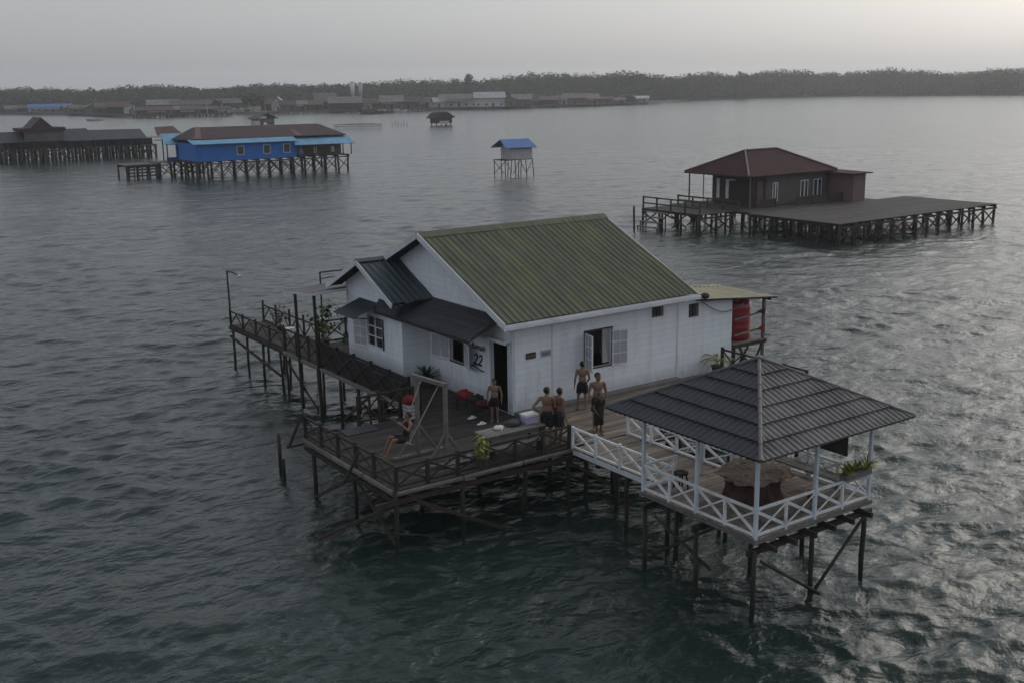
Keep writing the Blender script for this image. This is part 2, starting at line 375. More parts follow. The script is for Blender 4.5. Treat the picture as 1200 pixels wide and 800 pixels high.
def potted(name, label, c, potr, poth, leafmat, kind, cat='plant', n=16, L=.6, w=.07, up=.8):
    t = thing(name, label, cat, c)
    x, y, z = c
    mb = MB(); mb.cyl((x,y,z),(x,y,z+poth), potr*.72, potr, 14); mb.cyl((x,y,z+poth),(x,y,z+poth+.03), potr*1.1, potr*1.1, 14)
    mb.build('pot', M['pot'], t)
    lb = MB()
    if kind == 'blade': blades(lb, (x,y,z+poth), n, L, w, .6, up)
    elif kind == 'frond':
        lb.cyl((x,y,z+poth),(x,y,z+poth+.18), .035, .02, 6); fronds(lb, (x,y,z+poth+.15), n, L, .75, up)
    else:
        for q in range(4): lb.cyl((x+j(.03),y+j(.03),z+poth),(x+j(L*.35),y+j(L*.35),z+poth+L*.8), .012, .006, 5)
        leaf_cloud(lb, (x,y,z+poth+L*.6), (L*.5,L*.5,L*.62), n, w)
    lb.build('foliage', M[leafmat], t)
    return t
def platform(name, label, x0, x1, y0, y1, zt, nx, ny, matf='dark_board', brace=True, r=.09, cat='platform', along='x', group=None, bw=.2):
    t = thing(name, label, cat, ((x0+x1)/2, (y0+y1)/2, WATER), group)
    boards(MB(), x0, x1, y0, y1, zt, along, bw, .05, .012, 5).build('deck_floor', M[matf], t)
    for i in range(nx):
        x = x0+.2+(x1-x0-.4)*i/(nx-1)
        MB().beam((x, y0, zt-.14), (x, y1, zt-.14), .1, .16).build('joist', M['dark_wood'], t)
    for yy in (y0+.08, y1-.08):
        MB().beam((x0, yy, zt-.30), (x1, yy, zt-.30), .1, .14).build('edge_beam', M['dark_wood'], t)
    pts = [(x0+.2+(x1-x0-.4)*i/(nx-1)+j(.15), y0+.15+(y1-y0-.3)*k/(ny-1)+j(.1)) for i in range(nx) for k in range(ny)]
    piles(t, pts, zt-.05, r, WATER-1.1, 'pile_wood', .12)
    if brace:
        zl = WATER+.15
        for i in range(nx-1):
            xa = x0+.2+(x1-x0-.4)*i/(nx-1); xb = x0+.2+(x1-x0-.4)*(i+1)/(nx-1)
            for yy in (y0+.1, (y0+y1)/2, y1-.1)[:ny]:
                MB().beam((xa, yy, zl+j(.2)), (xb, yy, zt-.35), .06, .1).build('brace', M['dark_wood'], t)
                MB().beam((xa, yy+.08, zt-.35), (xb, yy+.08, zl+j(.2)), .06, .1).build('brace', M['dark_wood'], t)
    return t
def window_far(parent, face, c, u0, u1, z0, z1, mat='white_paint', pane='glass', out=-1):
    """framed window on a far wall; face 'y' (plane y=c) or 'x'"""
    fr = MB(); w = .07
    def bx(a, b, za, zb, d0, d1):
        lo, hi = sorted((c+out*d0, c+out*d1))
        if face == 'y': fr.box(a, b, lo, hi, za, zb)
        else: fr.box(lo, hi, a, b, za, zb)
    bx(u0, u0+w, z0, z1, -.02, .05); bx(u1-w, u1, z0, z1, -.02, .05); bx(u0+w, u1-w, z1-w, z1, -.02, .05); bx(u0+w, u1-w, z0, z0+w, -.02, .05)
    f = fr.build('window', M[mat], parent)
    pn = MB(); lo, hi = sorted((c+out*.004, c+out*.02))
    if face == 'y': pn.box(u0+w, u1-w, lo, hi, z0+w, z1-w)
    else: pn.box(lo, hi, u0+w, u1-w, z0+w, z1-w)
    o = pn.build('pane', M[pane], parent); 
    o.parent = f
    return f

# ------------------------------------------------------------------ world, sun, camera
CAM = Vector((-17.547, -25.105, 9.367)); YAW, PITCH, ROLL, LENS = 34.943, 13.181, -.868, 38.67
ya, pi_, ro = R(YAW), R(PITCH), R(ROLL)
fw = Vector((math.sin(ya)*math.cos(pi_), math.cos(ya)*math.cos(pi_), -math.sin(pi_)))
rt = Vector((math.cos(ya), -math.sin(ya), 0)); up = rt.cross(fw)
r2 = rt*math.cos(ro)+up*math.sin(ro); u2 = -rt*math.sin(ro)+up*math.cos(ro)
cd = bpy.data.cameras.new('camera'); cam = bpy.data.objects.new('camera', cd); COL.objects.link(cam)
cam.matrix_world = Matrix(((r2.x,u2.x,-fw.x,CAM.x),(r2.y,u2.y,-fw.y,CAM.y),(r2.z,u2.z,-fw.z,CAM.z),(0,0,0,1)))
cd.lens = LENS; cd.sensor_width = 36; cd.sensor_fit = 'HORIZONTAL'; cd.clip_start = .5; cd.clip_end = 20000
sc.camera = cam
SUN_AZ, SUN_EL = 85, 30             # azimuth clockwise from +Y
SKY, SUN_E, EXPO, SAT, VEIL = .118, .50, .21, .44, .56
w = bpy.data.worlds.new('World'); sc.world = w; w.use_nodes = True
t = w.node_tree; bg = t.nodes['Background']
sk = t.nodes.new('ShaderNodeTexSky'); sk.sky_type = 'NISHITA'; sk.sun_disc = False
sk.sun_elevation = R(SUN_EL); sk.sun_rotation = R(SUN_AZ); sk.altitude = 0; sk.air_density = 1.0; sk.dust_density = 3.4; sk.ozone_density = 1.0
hs = t.nodes.new('ShaderNodeHueSaturation'); hs.inputs['Saturation'].default_value = SAT
mixn = t.nodes.new('ShaderNodeMix'); mixn.data_type = 'RGBA'; mixn.inputs[0].default_value = VEIL; mixn.inputs[7].default_value = (3.75, 3.92, 4.22, 1)   # thin even cloud veil
t.links.new(sk.outputs[0], hs.inputs['Color']); t.links.new(hs.outputs[0], mixn.inputs[6]); t.links.new(mixn.outputs[2], bg.inputs['Color']); bg.inputs['Strength'].default_value = SKY
sd = bpy.data.lights.new('sun', 'SUN'); sd.energy = SUN_E; sd.angle = R(50); sd.color = (1, .93, .84)
so = bpy.data.objects.new('sun', sd); COL.objects.link(so)
sdir = Vector((math.sin(R(SUN_AZ))*math.cos(R(SUN_EL)), math.cos(R(SUN_AZ))*math.cos(R(SUN_EL)), math.sin(R(SUN_EL))))
so.rotation_euler = sdir.to_track_quat('Z', 'Y').to_euler(); so.location = (30, 0, 40)
vs = sc.view_settings; vs.view_transform = 'Standard'; vs.look = 'None'; vs.gamma = 1; vs.exposure = EXPO; vs.use_curve_mapping = False
sc.render.engine = 'CYCLES'; cy = sc.cycles; cy.use_denoising = True; cy.max_bounces = 6; cy.volume_bounces = 2; cy.sample_clamp_indirect = 4
try: cy.denoiser = 'OPENIMAGEDENOISE'
except Exception: pass

# ------------------------------------------------------------------ water, haze, hills
def make_water():
    rng = np.random.default_rng(3)
    base = math.atan2(fw.x, fw.y)
    ang = [ -46+92*i/520 for i in range(521)]+[50+260*i/60 for i in range(61)]
    ang = np.radians(np.array(ang))+base
    rad = [3.0]
    while rad[-1] < 1380:
        r = rad[-1]; rad.append(r*(1.0036 if 12 < r < 190 else 1.007 if r < 480 else 1.05))
    rad = np.array(rad); A, Rr = np.meshgrid(ang, rad)
    X = CAM.x+np.sin(A)*Rr; Y = CAM.y+np.cos(A)*Rr; Zh = np.zeros_like(X); DX = np.zeros_like(X); DY = np.zeros_like(X)
    cell = Rr*.0036
    cell = np.where(Rr > 190, Rr*.007, cell)
    front = (np.abs(np.arange(len(ang))) <= 520)[None, :]
    nw = 150; main = math.radians(215)
    for k in range(nw):
        lam = math.exp(rng.uniform(math.log(.24), math.log(1.9)) if k < 112 else rng.uniform(math.log(1.7), math.log(5.5))); kk = 2*math.pi/lam
        th = main+rng.normal(0, .80); a = .0172/kk*(1.3 if lam < .9 else .95 if lam < 1.9 else .55); ph = rng.uniform(0, 2*math.pi)
        fade = np.clip((lam/cell-2.2)/4, 0, 1)*front
        arg = kk*(X*math.sin(th)+Y*math.cos(th))+ph
        Zh += a*fade*np.cos(arg); s = a*.9*fade*np.sin(arg); DX -= 1.15*s*math.sin(th); DY -= 1.15*s*math.cos(th)
    G = np.zeros_like(X)
    for k in range(14):
        lam = rng.uniform(7, 26); th = rng.uniform(0, 2*math.pi); G += np.cos(2*math.pi/lam*(X*math.sin(th)+Y*math.cos(th))+rng.uniform(0, 6.28))
    G = np.clip(1+.11*G, .5, 1.5); Zh *= G; DX *= G; DY *= G      # gusts: rougher and calmer patches
    V = np.stack([X+DX, Y+DY, Zh+WATER], -1).reshape(-1, 3)
    nr, na = X.shape
    i, jx = np.meshgrid(np.arange(nr-1), np.arange(na), indexing='ij'); j2 = (jx+1) % na
    F = np.stack([i*na+jx, i*na+j2, (i+1)*na+j2, (i+1)*na+jx], -1).reshape(-1, 4)
    ctr = len(V); V = np.vstack([V, [[CAM.x, CAM.y, WATER]]])
    me = bpy.data.meshes.new('water')
    tri = [(ctr, (q+1) % na, q) for q in range(na)]
    nf = len(F); me.vertices.add(len(V)); me.vertices.foreach_set('co', V.ravel())
    loops = np.concatenate([F[:, ::-1].ravel(), np.array(tri)[:, ::-1].ravel()]); me.loops.add(len(loops)); me.loops.foreach_set('vertex_index', loops)
    me.polygons.add(nf+na); st = np.concatenate([np.arange(nf)*4, nf*4+np.arange(na)*3]); me.polygons.foreach_set('loop_start', st)
    me.polygons.foreach_set('use_smooth', np.ones(nf+na, bool)); me.update(calc_edges=True); me.validate()
    bm = bmesh.new(); bm.from_mesh(me); bm.faces.ensure_lookup_table()
    if bm.faces[nf//2].normal.z < 0: bmesh.ops.reverse_faces(bm, faces=bm.faces)
    bm.to_mesh(me); bm.free()
    me.materials.append(M['water']); o = bpy.data.objects.new('water', me); COL.objects.link(o); o['kind'] = 'structure'
make_water()
HAZE = .00034
hm = bpy.data.materials.new('haze_air'); hm.use_nodes = True; tt = hm.node_tree; tt.nodes.clear()
ou = tt.nodes.new('ShaderNodeOutputMaterial'); pv = tt.nodes.new('ShaderNodeVolumePrincipled'); pv.inputs['Color'].default_value = (.95,.96,.98,1); pv.inputs['Density'].default_value = HAZE; pv.inputs['Anisotropy'].default_value = .5
tt.links.new(pv.outputs[0], ou.inputs['Volume'])
hz = MB().box(-1500, 2700, -1500, 2700, WATER-2.2, 46).build('haze', hm); hz['kind'] = 'stuff'
# low far hill, faint in the haze
hb = MB(); prof = [(-420,0),(-300,10),(-220,14),(-140,17),(-70,21),(0,26),(60,23),(130,19),(220,16),(330,9),(420,0)]
hc = Vector((1830, 1060, WATER)); hd = Vector((.55,-.83,0)).normalized(); hn = Vector((.83,.55,0))
vsx = []
for k, (s_, h_) in enumerate(prof):
    for q, (o_, f_) in enumerate(((0,0),(90,.6),(180,1),(300,.5),(420,0))):
        vsx.append(hc+hd*s_+hn*o_+Vector((0,0,h_*f_-(.6 if f_ == 0 else 0))))
hb.add(vsx, [(k*5+q, k*5+q+1, (k+1)*5+q+1, (k+1)*5+q) for k in range(len(prof)-1) for q in range(4)])
hb.build('hills', M['hill'], None, None, True)['kind'] = 'structure'

# ================================================================== MAIN STILT HOUSE
H = thing('stilt_house', 'white weatherboard stilt house with mossy green corrugated gable roof', 'house', (0, 0, 0))
SL = (4.895-2.81)/4.7                      # main roof slope
def roof_z(y): return 4.895-SL*abs(y-4.3)
mb = MB()
RW = [(2.66,3.70,.95,2.09), (5.38,5.79,2.19,2.58), (6.98,7.34,1.98,2.36)]
wall(mb, 'y', 0, 0, 6.9, -.05, roof_z(0)-.07, RW[:2], .09, 1)
wall(mb, 'x', 0, 0.09, 8.6, -.05, lambda y: roof_z(y)-.07 if .2 < y < 8.4 else roof_z(y)-.07, [(2.50,3.36,1.0,1.77), (.22,1.08,.0,2.08)], .09, 1)
wall(mb, 'x', 6.9, 0.09, 8.6, -.05, lambda y: roof_z(y)-.07, [], .09, -1)
wall(mb, 'y', 8.6, 0.09, 6.81, -.05, roof_z(8.6)-.07, [], .09, -1)
mb.build('wall', M['white_siding'], H)
# annex at the far end, slightly lower wall under a flat sheet
mb = MB()
wall(mb, 'y', .012, 6.905, 8.94, -.05, 2.36, [(6.98,7.34,1.98,2.36)], .08, 1)
wall(mb, 'x', 8.94, .092, 4.2, -.05, 2.36, [], .08, -1)
mb.build('annex_wall', M['white_siding'], H)
# corner boards and cover strips on the siding
mb = MB()
mb.box(-.022, .075, -.022, -.002, -.04, 2.62)
mb.box(-.022, -.002, -.002, .085, -.04, 2.62); mb.build('corner_board', M['pale_blue_paint'], H)
for x, zt in ((1.43, 2.8), (6.46, 2.55)): MB().box(x-.025, x+.025, -.014, -.001, 0, zt).build('cover_strip', M['fascia'], H)
MB().box(.09, 6.8, .1, 8.5, -.06, -.012).build('house_floor', M['dark_board'], H)
# main roof: corrugated sheets, two slopes
def corr(n): 
    def f(u, v):
        p = (u*n) % 1.0
        return .035*max(0, 1-abs(p-.5)/.22)+.006*math.sin(v*9+u*31)+(.014 if v < .5 else 0)+.010*math.sin(u*5.3+1)*math.sin(v*4)
    return f
x0, x1 = -.53, 6.93; zr, ze = 4.895, 2.81
nr_ = 34
for nm, ye in (('roof', -.4), ('roof', 9.0)):
    rf = MB().sheet((x0, ye, ze), (x1-x0, 0, 0), (0, 4.3-ye, zr-ze), nr_*6, 8, corr(nr_), .02).build(nm, M['green_metal'], H)
    if ye < 0: ROOF = rf
o = MB().prism([(4.02,4.80),(4.3,4.945),(4.58,4.80),(4.58,4.775),(4.3,4.92),(4.02,4.775)], 'x', x0-.02, x1+.02).build('ridge_cap', M['green_metal'], H); o.parent = ROOF
# barge boards on the front gable, eave fascia with gutter
mb = MB()
for s in (-1, 1):
    ye = 4.3+s*4.72
    mb.beam((x0-.012, ye, ze-.075), (x0-.012, 4.3, zr-.055), .03, .19, (0,0,1))
o = mb.build('barge_board', M['fascia'], H); o.parent = ROOF
mb = MB(); mb.beam((x1+.012, -.42, ze-.07), (x1+.012, 4.3, zr-.05), .03, .13); mb.beam((x1+.012, 9.02, ze-.07), (x1+.012, 4.3, zr-.05), .03, .13)
o = mb.build('rear_barge_board', M['fascia'], H); o.parent = ROOF
mb = MB(); mb.box(x0, x1, -.40, -.375, ze-.16, ze-.02); o = mb.build('eave_board', M['fascia'], H); o.parent = ROOF
gp = [(-.405,ze-.055),(-.405,ze-.15),(-.44,ze-.185),(-.50,ze-.185),(-.535,ze-.15),(-.535,ze-.055),(-.52,ze-.055),(-.52,ze-.145),(-.495,ze-.17),(-.445,ze-.17),(-.42,ze-.145),(-.42,ze-.055)]
o = MB().prism(gp, 'x', x0-.03, x1+.02).build('gutter', M['fascia'], H); o.parent = ROOF
MB().slab([(x0,-.37,ze-.10),(x1,-.37,ze-.10),(x1,-.005,ze-.07),(x0,-.005,ze-.07)], .012).build('soffit', M['fascia'], H)
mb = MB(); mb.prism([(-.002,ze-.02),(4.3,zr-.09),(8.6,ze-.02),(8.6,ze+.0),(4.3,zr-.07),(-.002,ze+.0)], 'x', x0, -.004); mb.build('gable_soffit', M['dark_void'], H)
# windows of the right wall
def casement(parent, face, c, u0, u1, z0, z1, ang, hinge, out=-1, cols=2, rows=3, mat='white_paint', pane=None):
    """an open casement leaf hinged at u=hinge; ang measured from the wall plane"""
    wdt = u1-u0
    def P(s, z, d=0):
        ca, sa = math.cos(ang), math.sin(ang); du = 1 if hinge == u0 else -1
        uu = hinge+du*s*ca-du*d*sa*0; oo = out*(s*sa+.02+d)
        return (uu, c+oo, z) if face == 'y' else (c+oo, uu, z)
    fr = MB(); b = .055
    fr.beam(P(b/2,z0), P(b/2,z1), b, .035); fr.beam(P(wdt-b/2,z0), P(wdt-b/2,z1), b, .035)
    fr.beam(P(0,z0+b/2), P(wdt,z0+b/2), .035, b); fr.beam(P(0,z1-b/2), P(wdt,z1-b/2), .035, b)
    for k in range(1, cols): fr.beam(P(wdt*k/cols,z0), P(wdt*k/cols,z1), .03, .026)
    for k in range(1, rows): fr.beam(P(0,z0+(z1-z0)*k/rows), P(wdt,z0+(z1-z0)*k/rows), .026, .03)
    o = fr.build('shutter', M[mat], parent)
    g = MB(); g.beam(P(.03,(z0+z1)/2), P(wdt-.03,(z0+z1)/2), .006, z1-z0-.06); g.build('pane', M[pane or 'pane_grey'], parent).parent = o
    return o
M['pane_grey'] = surf('frosted_pane', (.38,.40,.43), .25, .1, 2, spec=.5)
def frame(face, c, u0, u1, z0, z1, mat='dark_wood', out=-1, wf=.06, d=.03):
    fr = MB()
    for a, b_, za, zb in ((u0-wf,u0,z0-wf,z1+wf),(u1,u1+wf,z0-wf,z1+wf),(u0,u1,z1,z1+wf),(u0,u1,z0-wf,z0)):
        lo, hi = sorted((c+out*.003, c+out*d))
        if face == 'y': fr.box(a, b_, lo, hi, za, zb)
        else: fr.box(lo, hi, a, b_, za, zb)
    return fr.build('window', M[mat], H)
f = frame('y', 0, 2.66, 3.70, .95, 2.09, 'dark_wood', -1, .035)
s1 = casement(H, 'y', 0, 2.66, 3.18, .95, 2.07, R(104), 2.66); s1.parent = f
s2 = casement(H, 'y', 0, 3.70, 4.25, .90, 2.02, R(14), 3.70, pane='pane_grey'); s2.parent = f
cv = MB(); 
pts = []
for k in range(13):
    u = 3.42+.28*k/12; pts.append((u, .115+.02*math.sin(k*1.9)))
for (ua, ya_), (ub, yb_) in zip(pts, pts[1:]):
    sh = lambda u: .16*(1-(u-3.42)/.28)
    cv.add([(ua,ya_,2.05),(ub,yb_,2.05),(ub-0,yb_,1.0),(ua+sh(ua),ya_,1.0)], [(0,1,2,3)])
cv.build('curtain', M['curtain'], H).parent = f
for (a, b_, za, zb) in RW[1:]:
    f = frame('y', 0 if a < 6.9 else .012, a, b_, za, zb, 'dark_wood', -1, .025, .022)
    g = MB(); g.box(a, b_, .04, .05, za, zb); g.build('pane', M['glass'], H).parent = f
    g = MB(); g.box((a+b_)/2-.012, (a+b_)/2+.012, .02, .039, za, zb); g.build('mullion', M['dark_wood'], H).parent = f
for nm, a, za, mt in (('wall_sign', .47, 1.59, 'brown_wood'), ('wall_sign', 1.01, 1.585, 'sign_grey')):
    if mt == 'sign_grey': M[mt] = surf('faded_grey_sign', (.30,.31,.33), .6, .2, 8)
    sg = MB().box(a, a+.35, -.024, -.004, za, za+.18).build(nm, M[mt], H, 'small brown plank sign' if mt == 'brown_wood' else 'small faded grey sign')
    st_ = MB(); u = a+.04
    while u < a+.30:
        wv = random.uniform(.02,.05); st_.box(u, u+wv, -.028, -.0245, za+.05+j(.01), za+.12+j(.015)); u += wv+random.uniform(.012,.02)
    st_.build('faded_lettering', M['metal_pole' if mt == 'sign_grey' else 'roof_tan'], H).parent = sg
# front door and window
DR = MB(); 
DR.box(-.03, -.003, 1.08, 1.15, 0, 2.15); DR.box(-.03, -.003, .15, .22, 0, 2.15); DR.box(-.03, -.003, .22, 1.08, 2.08, 2.15)
dr = DR.build('door', M['pale_blue_paint'], H)
lf = MB(); lf.beam((.55,.27,.02),(.55,.27,2.05),.04,.01); lf.box(.1,.9,.25,.29,.02,2.05); lf.build('door_leaf', M['dark_wood'], H).parent = dr
MB().beam((.10, .70, .0), (.10, .70, .0001+.03), .8, .12).build('threshold', M['dark_wood'], H).parent = dr
mb = MB(); mb.beam((-.24, -.02, 2.16), (-.24, 1.75, 2.16), .05, .10); mb.beam((-.24, .02, 2.2), (0, .02, 2.2), .05, .06); mb.beam((-.24, 1.7, 2.2), (0, 1.7, 2.2), .05, .06)
mb.build('door_lintel', M['fascia'], H)
f = frame('x', 0, 2.50, 3.36, 1.0, 1.77, 'dark_wood', -1, .04)
casement(H, 'x', 0, 3.36, 4.22, 1.0, 1.77, R(12), 3.36, cols=2, rows=1).parent = f
casement(H, 'x', 0, 1.75, 2.50, .97, 1.75, R(24), 2.50, cols=2, rows=1).parent = f
cv = MB(); cv.box(.13, .15, 2.62, 2.86, 1.0, 1.8); cv.build('curtain', M['roof_tan'], H).parent = f
# painted lettering by the door (brush strokes, flattened onto the boards)
def stroke(pts, wd, mat):
    mb = MB()
    P = [Vector((-.012, y, z)) for y, z in pts]
    for a, b_ in zip(P, P[1:]): mb.beam(a, b_, .014, wd, (0,0,1), .3)
    for p in P: mb.cyl(p-Vector((.006,0,0)), p+Vector((.0055,0,0)), wd*.5, wd*.5, 8)
    return mb
def lettering(txt, size, y, z, mat, name, shear=.25, tilt=0):
    cu = bpy.data.curves.new('txt', 'FONT'); cu.body = txt; cu.size = size; cu.shear = shear; cu.extrude = .006; cu.offset = size*.012
    o = bpy.data.objects.new('txt', cu); COL.objects.link(o)
    me = bpy.data.meshes.new_from_object(o.evaluated_get(bpy.context.evaluated_depsgraph_get())); bpy.data.objects.remove(o); me.name = name
    ct, st_ = math.cos(tilt), math.sin(tilt)
    for v in me.vertices:
        u, w_, d = v.co.x, v.co.y, v.co.z; v.co = (-.012-d, y-(u*ct-w_*st_), z+u*st_+w_*ct)
    me.materials.clear(); me.materials.append(M[mat]); r = bpy.data.objects.new(name, me); COL.objects.link(r); r.parent = H
    return r
lettering('Rumah', .27, 2.16, 1.62, 'brown_paint', 'brown_lettering', .3)
lettering('22', .50, 2.08, 1.14, 'teal_paint', 'teal_lettering', .3)
stroke([(2.17,1.06),(2.0,1.09),(1.82,1.05),(1.62,1.00),(1.48,1.01)], .04, 0).build('teal_flourish', M['teal_paint'], H)
# ---- projecting bay with its own gable roof
bx, by0, by1, bm_ = -.99, 4.65, 8.42, 6.53
BS = (3.88-2.80)/2.28
def bay_z(y): return 3.88-BS*abs(y-bm_)
mb = MB()
wall(mb, 'x', bx, by0, by1, -.05, lambda y: bay_z(y)-.06, [(5.92,6.93,1.0,1.98)], .08, 1)
wall(mb, 'y', by0, bx+.08, -.002, -.05, bay_z(by0)-.06, [], .08, 1)
wall(mb, 'y', by1, bx+.08, -.002, -.05, bay_z(by1)-.06, [], .08, -1)
mb.build('bay_wall', M['white_siding'], H)
f = frame('x', bx, 5.92, 6.93, 1.0, 1.98, 'white_paint', -1, .05)
mb = MB(); 
for k in range(1, 2): mb.box(bx-.015, bx+.02, 6.425-.03, 6.425+.03, 1.0, 1.98)
for k in range(1, 3): mb.box(bx-.012, bx+.018, 5.92, 6.395, 1.0+.98*k/3-.02, 1.0+.98*k/3+.02); mb.box(bx-.012, bx+.018, 6.455, 6.93, 1.0+.98*k/3-.02, 1.0+.98*k/3+.02)
mb.build('mullion', M['white_paint'], H).parent = f
MB().box(bx+.03, bx+.04, 5.92, 6.93, 1.0, 1.98).build('pane', M['glass'], H).parent = f
casement(H, 'x', bx, 6.95, 7.72, .86, 1.86, R(10), 6.95, cols=2, rows=3).parent = f
MB().box(bx-.05, bx-.003, 5.84, 5.868, .96, 1.98).build('shutter_edge', M['dark_wood'], H).parent = f
bx0 = -1.53
for ye in (4.25, 8.81):
    dv = (0, bm_-ye, 3.88-2.80)
    rf = MB().sheet((bx0, ye, 2.80), (-.004-bx0, 0, 0), dv, 7*6, 4, corr(7), .016).build('bay_roof', M['teal_metal'], H)
    if ye < 5:
        mb = MB()
        mb.beam((bx0-.012, 4.24, 2.73), (bx0-.012, bm_, 3.83), .03, .16); mb.beam((bx0-.012, 8.82, 2.73), (bx0-.012, bm_, 3.83), .03, .16)
        mb.build('bay_barge_board', M['fascia'], H).parent = rf
        MB().prism([(6.36,3.86),(bm_,3.945),(6.70,3.86),(6.70,3.845),(bm_,3.93),(6.36,3.845)], 'x', bx0-.01, -.006).build('bay_ridge_cap', M['teal_metal'], H).parent = rf
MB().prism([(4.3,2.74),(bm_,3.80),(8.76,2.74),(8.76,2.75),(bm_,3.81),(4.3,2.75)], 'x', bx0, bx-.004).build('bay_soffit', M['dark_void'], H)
# ---- tiled lean-to along the front, and the small window awning
def tile(nc, amp=.02):
    return lambda u, v: .03*(1-((v*nc) % 1.0))*.8+amp*math.sin(u*2*math.pi*26)*.5
lt = MB().sheet((-1.22, .50, 2.28), (0, 4.12, 0), (1.21, 0, .54), 20*6, 16, tile(4), .02).build('porch_roof', M['slate_tile'], H)
MB().sheet((-1.22, 4.63, 2.28), (0, 1.42, 0), (.215, 0, .36), 7*6, 8, tile(2), .02).build('porch_roof', M['slate_tile'], H)
MB().prism([(-1.22,2.27),(-1.0,2.64),(-.01,2.80),(-.01,2.72)], 'y', 4.585, 4.63).build('porch_roof_cheek', M['slate_tile'], H).parent = lt
mb = MB(); mb.beam((-1.20,.50,2.235),(-1.20,6.05,2.235),.03,.07); mb.beam((-1.2,.49,2.24),(-.01,.49,2.76),.03,.06); mb.build('porch_roof_edge', M['dark_wood'], H).parent = lt
aw = MB().sheet((-2.0, 6.0, 2.12), (0, 1.44, 0), (1.0, 0, .36), 42, 8, lambda u, v: .022*max(0, 1-abs((u*7) % 1-.5)/.25), .014).build('window_awning', M['teal_metal'], H)
mb = MB()
for y in (6.1, 7.34): mb.beam((bx-.01, y, 1.95), (-1.9, y, 2.12), .03, .03); mb.beam((bx-.01, y, 2.44), (-1.98, y, 2.10), .03, .03)
mb.build('awning_bracket', M['dark_wood'], H).parent = aw
# ---- flat sheet roof behind, over the annex and the tank stand
fl = MB().sheet((6.98, -.32, 2.58), (3.75, 0, -.36), (0, 2.7, .05), 60, 4, lambda u, v: .016*math.sin(u*2*math.pi*17), .014).build('annex_roof', M['yellow_sheet'], H)
mb = MB(); mb.beam((6.95,-.30,2.565),(10.75,-.30,2.205),.05,.06); mb.beam((6.98,2.0,2.60),(10.7,2.0,2.24),.05,.07); mb.beam((10.45,-.3,2.17),(10.45,2.3,2.22),.05,.08); mb.beam((8.9,-.3,2.32),(8.9,2.3,2.37),.05,.08)
mb.build('annex_rafter', M['dark_wood'], H).parent = fl
# hose looping from the roof corner to the tank
pts = []
for k in range(23):
    u = k/22; x = 7.35+3.0*u; z = 2.48-.25*u-.42*math.sin(math.pi*min(1, u*1.3))*(1 if u < .77 else 0)-(.0 if u < .77 else 0)
    pts.append((x, -.09, z))
o = MB().tube(pts, .016, 6).build('hose', M['metal_pole'], None, None, True); solo(o, 'thin grey hose looping along the white wall up to the red tank', 'hose')
# house piles
piles(H, [(x, y) for x in (.3,2.4,4.6,6.7,8.7) for y in (.3,2.4,4.5,6.6,8.3)], -.2, .075)
piles(H, [(-.85, 4.8), (-.85, 6.5), (-.85, 8.2)], -.15, .07)
for y in (.3, 2.4, 4.5, 6.6, 8.3): MB().beam((.1, y, -.16), (8.9, y, -.16), .1, .16).build('floor_beam', M['dark_wood'], H)

# ================================================================== TIMBER DECK ROUND THE HOUSE
D = thing('timber_deck', 'weathered plank deck on dark piles wrapping round the white house', 'deck', (-2, -1.5, WATER))
mb = MB()
boards(mb, -5.72, -1.95, -3.30, 1.78, 0, 'x')
boards(mb, -1.93, -.01, -3.30, 4.60, 0, 'x')
mb.build('deck_floor', M['dark_board'], D, 'dark planks of the swing terrace')
mb = MB(); boards(mb, .0, 7.98, -3.30, -.025, 0, 'x'); boards(mb, 1.5, 7.98, -4.05, -3.31, 0, 'x')
mb.build('deck_floor', M['deck_board'], D, 'brown planks beside the long wall')
mb = MB(); boards(mb, -1.93, -1.02, 4.61, 11.8, 0, 'y', .15); boards(mb, -1.0, 2.5, 8.45, 11.8, 0, 'x')
mb.build('deck_floor', M['dark_board'], D)
# step along the foot of the long wall
MB().box(.02, 6.4, -.30, -.03, .002, .10).build('wall_step', M['grey_wood'], D)
# edge logs: pale round beam above, darker beam below
mb = MB(); x = -5.72
for xa, xb in ((-5.74,-3.9),(-3.86,-2.1),(-2.06,-.46)): mb.beam((xa,-3.36,-.065),(xb,-3.36,-.065),.10,.11,(0,0,1),.3)
mb.build('edge_log', M['grey_wood'], D)
MB().beam((-6.3,-3.30,-.29),(-.2,-3.30,-.27),.07,.13).build('edge_beam', M['brown_wood'], D)
mb = MB()
for ya_, yb_ in ((-3.25,-1.75),(-1.7,.0),(.04,1.8)): mb.beam((-5.78,ya_,-.07),(-5.78,yb_,-.07),.10,.13,(0,0,1),.3)
mb.build('edge_log', M['grey_wood'], D)
MB().beam((-5.74,-3.2,-.29),(-5.74,1.8,-.29),.07,.12).build('edge_beam', M['dark_wood'], D)
MB().beam((-1.97,1.8,-.09),(-1.97,11.8,-.09),.09,.14,(0,0,1),.2).build('edge_log', M['grey_wood'], D)
for y in (-2.4,-1.4,-.4,.6,1.5): MB().beam((-5.7,y,-.14),(-.05,y,-.14),.08,.14).build('joist', M['dark_wood'], D)
for y in (-3.9,-2.4,-1.0): MB().beam((.0,y,-.14),(7.9,y,-.14),.08,.14).build('joist', M['dark_wood'], D)
for y in (3.4,5.0,6.6,8.3,10.0,11.6): MB().beam((-1.9,y,-.16),(-.2 if y < 8.4 else 2.4,y,-.16),.08,.12).build('joist', M['dark_wood'], D)
piles(D, [(-5.72,-3.27),(-3.85,-3.25),(-1.89,-3.22),(-.5,-3.2),(-5.6,-.82),(-5.6,1.6),(-3.7,-.9),(-3.7,1.5),(-1.9,-.9),(-1.9,1.7),(-2.8,.4)], -.07, .06)
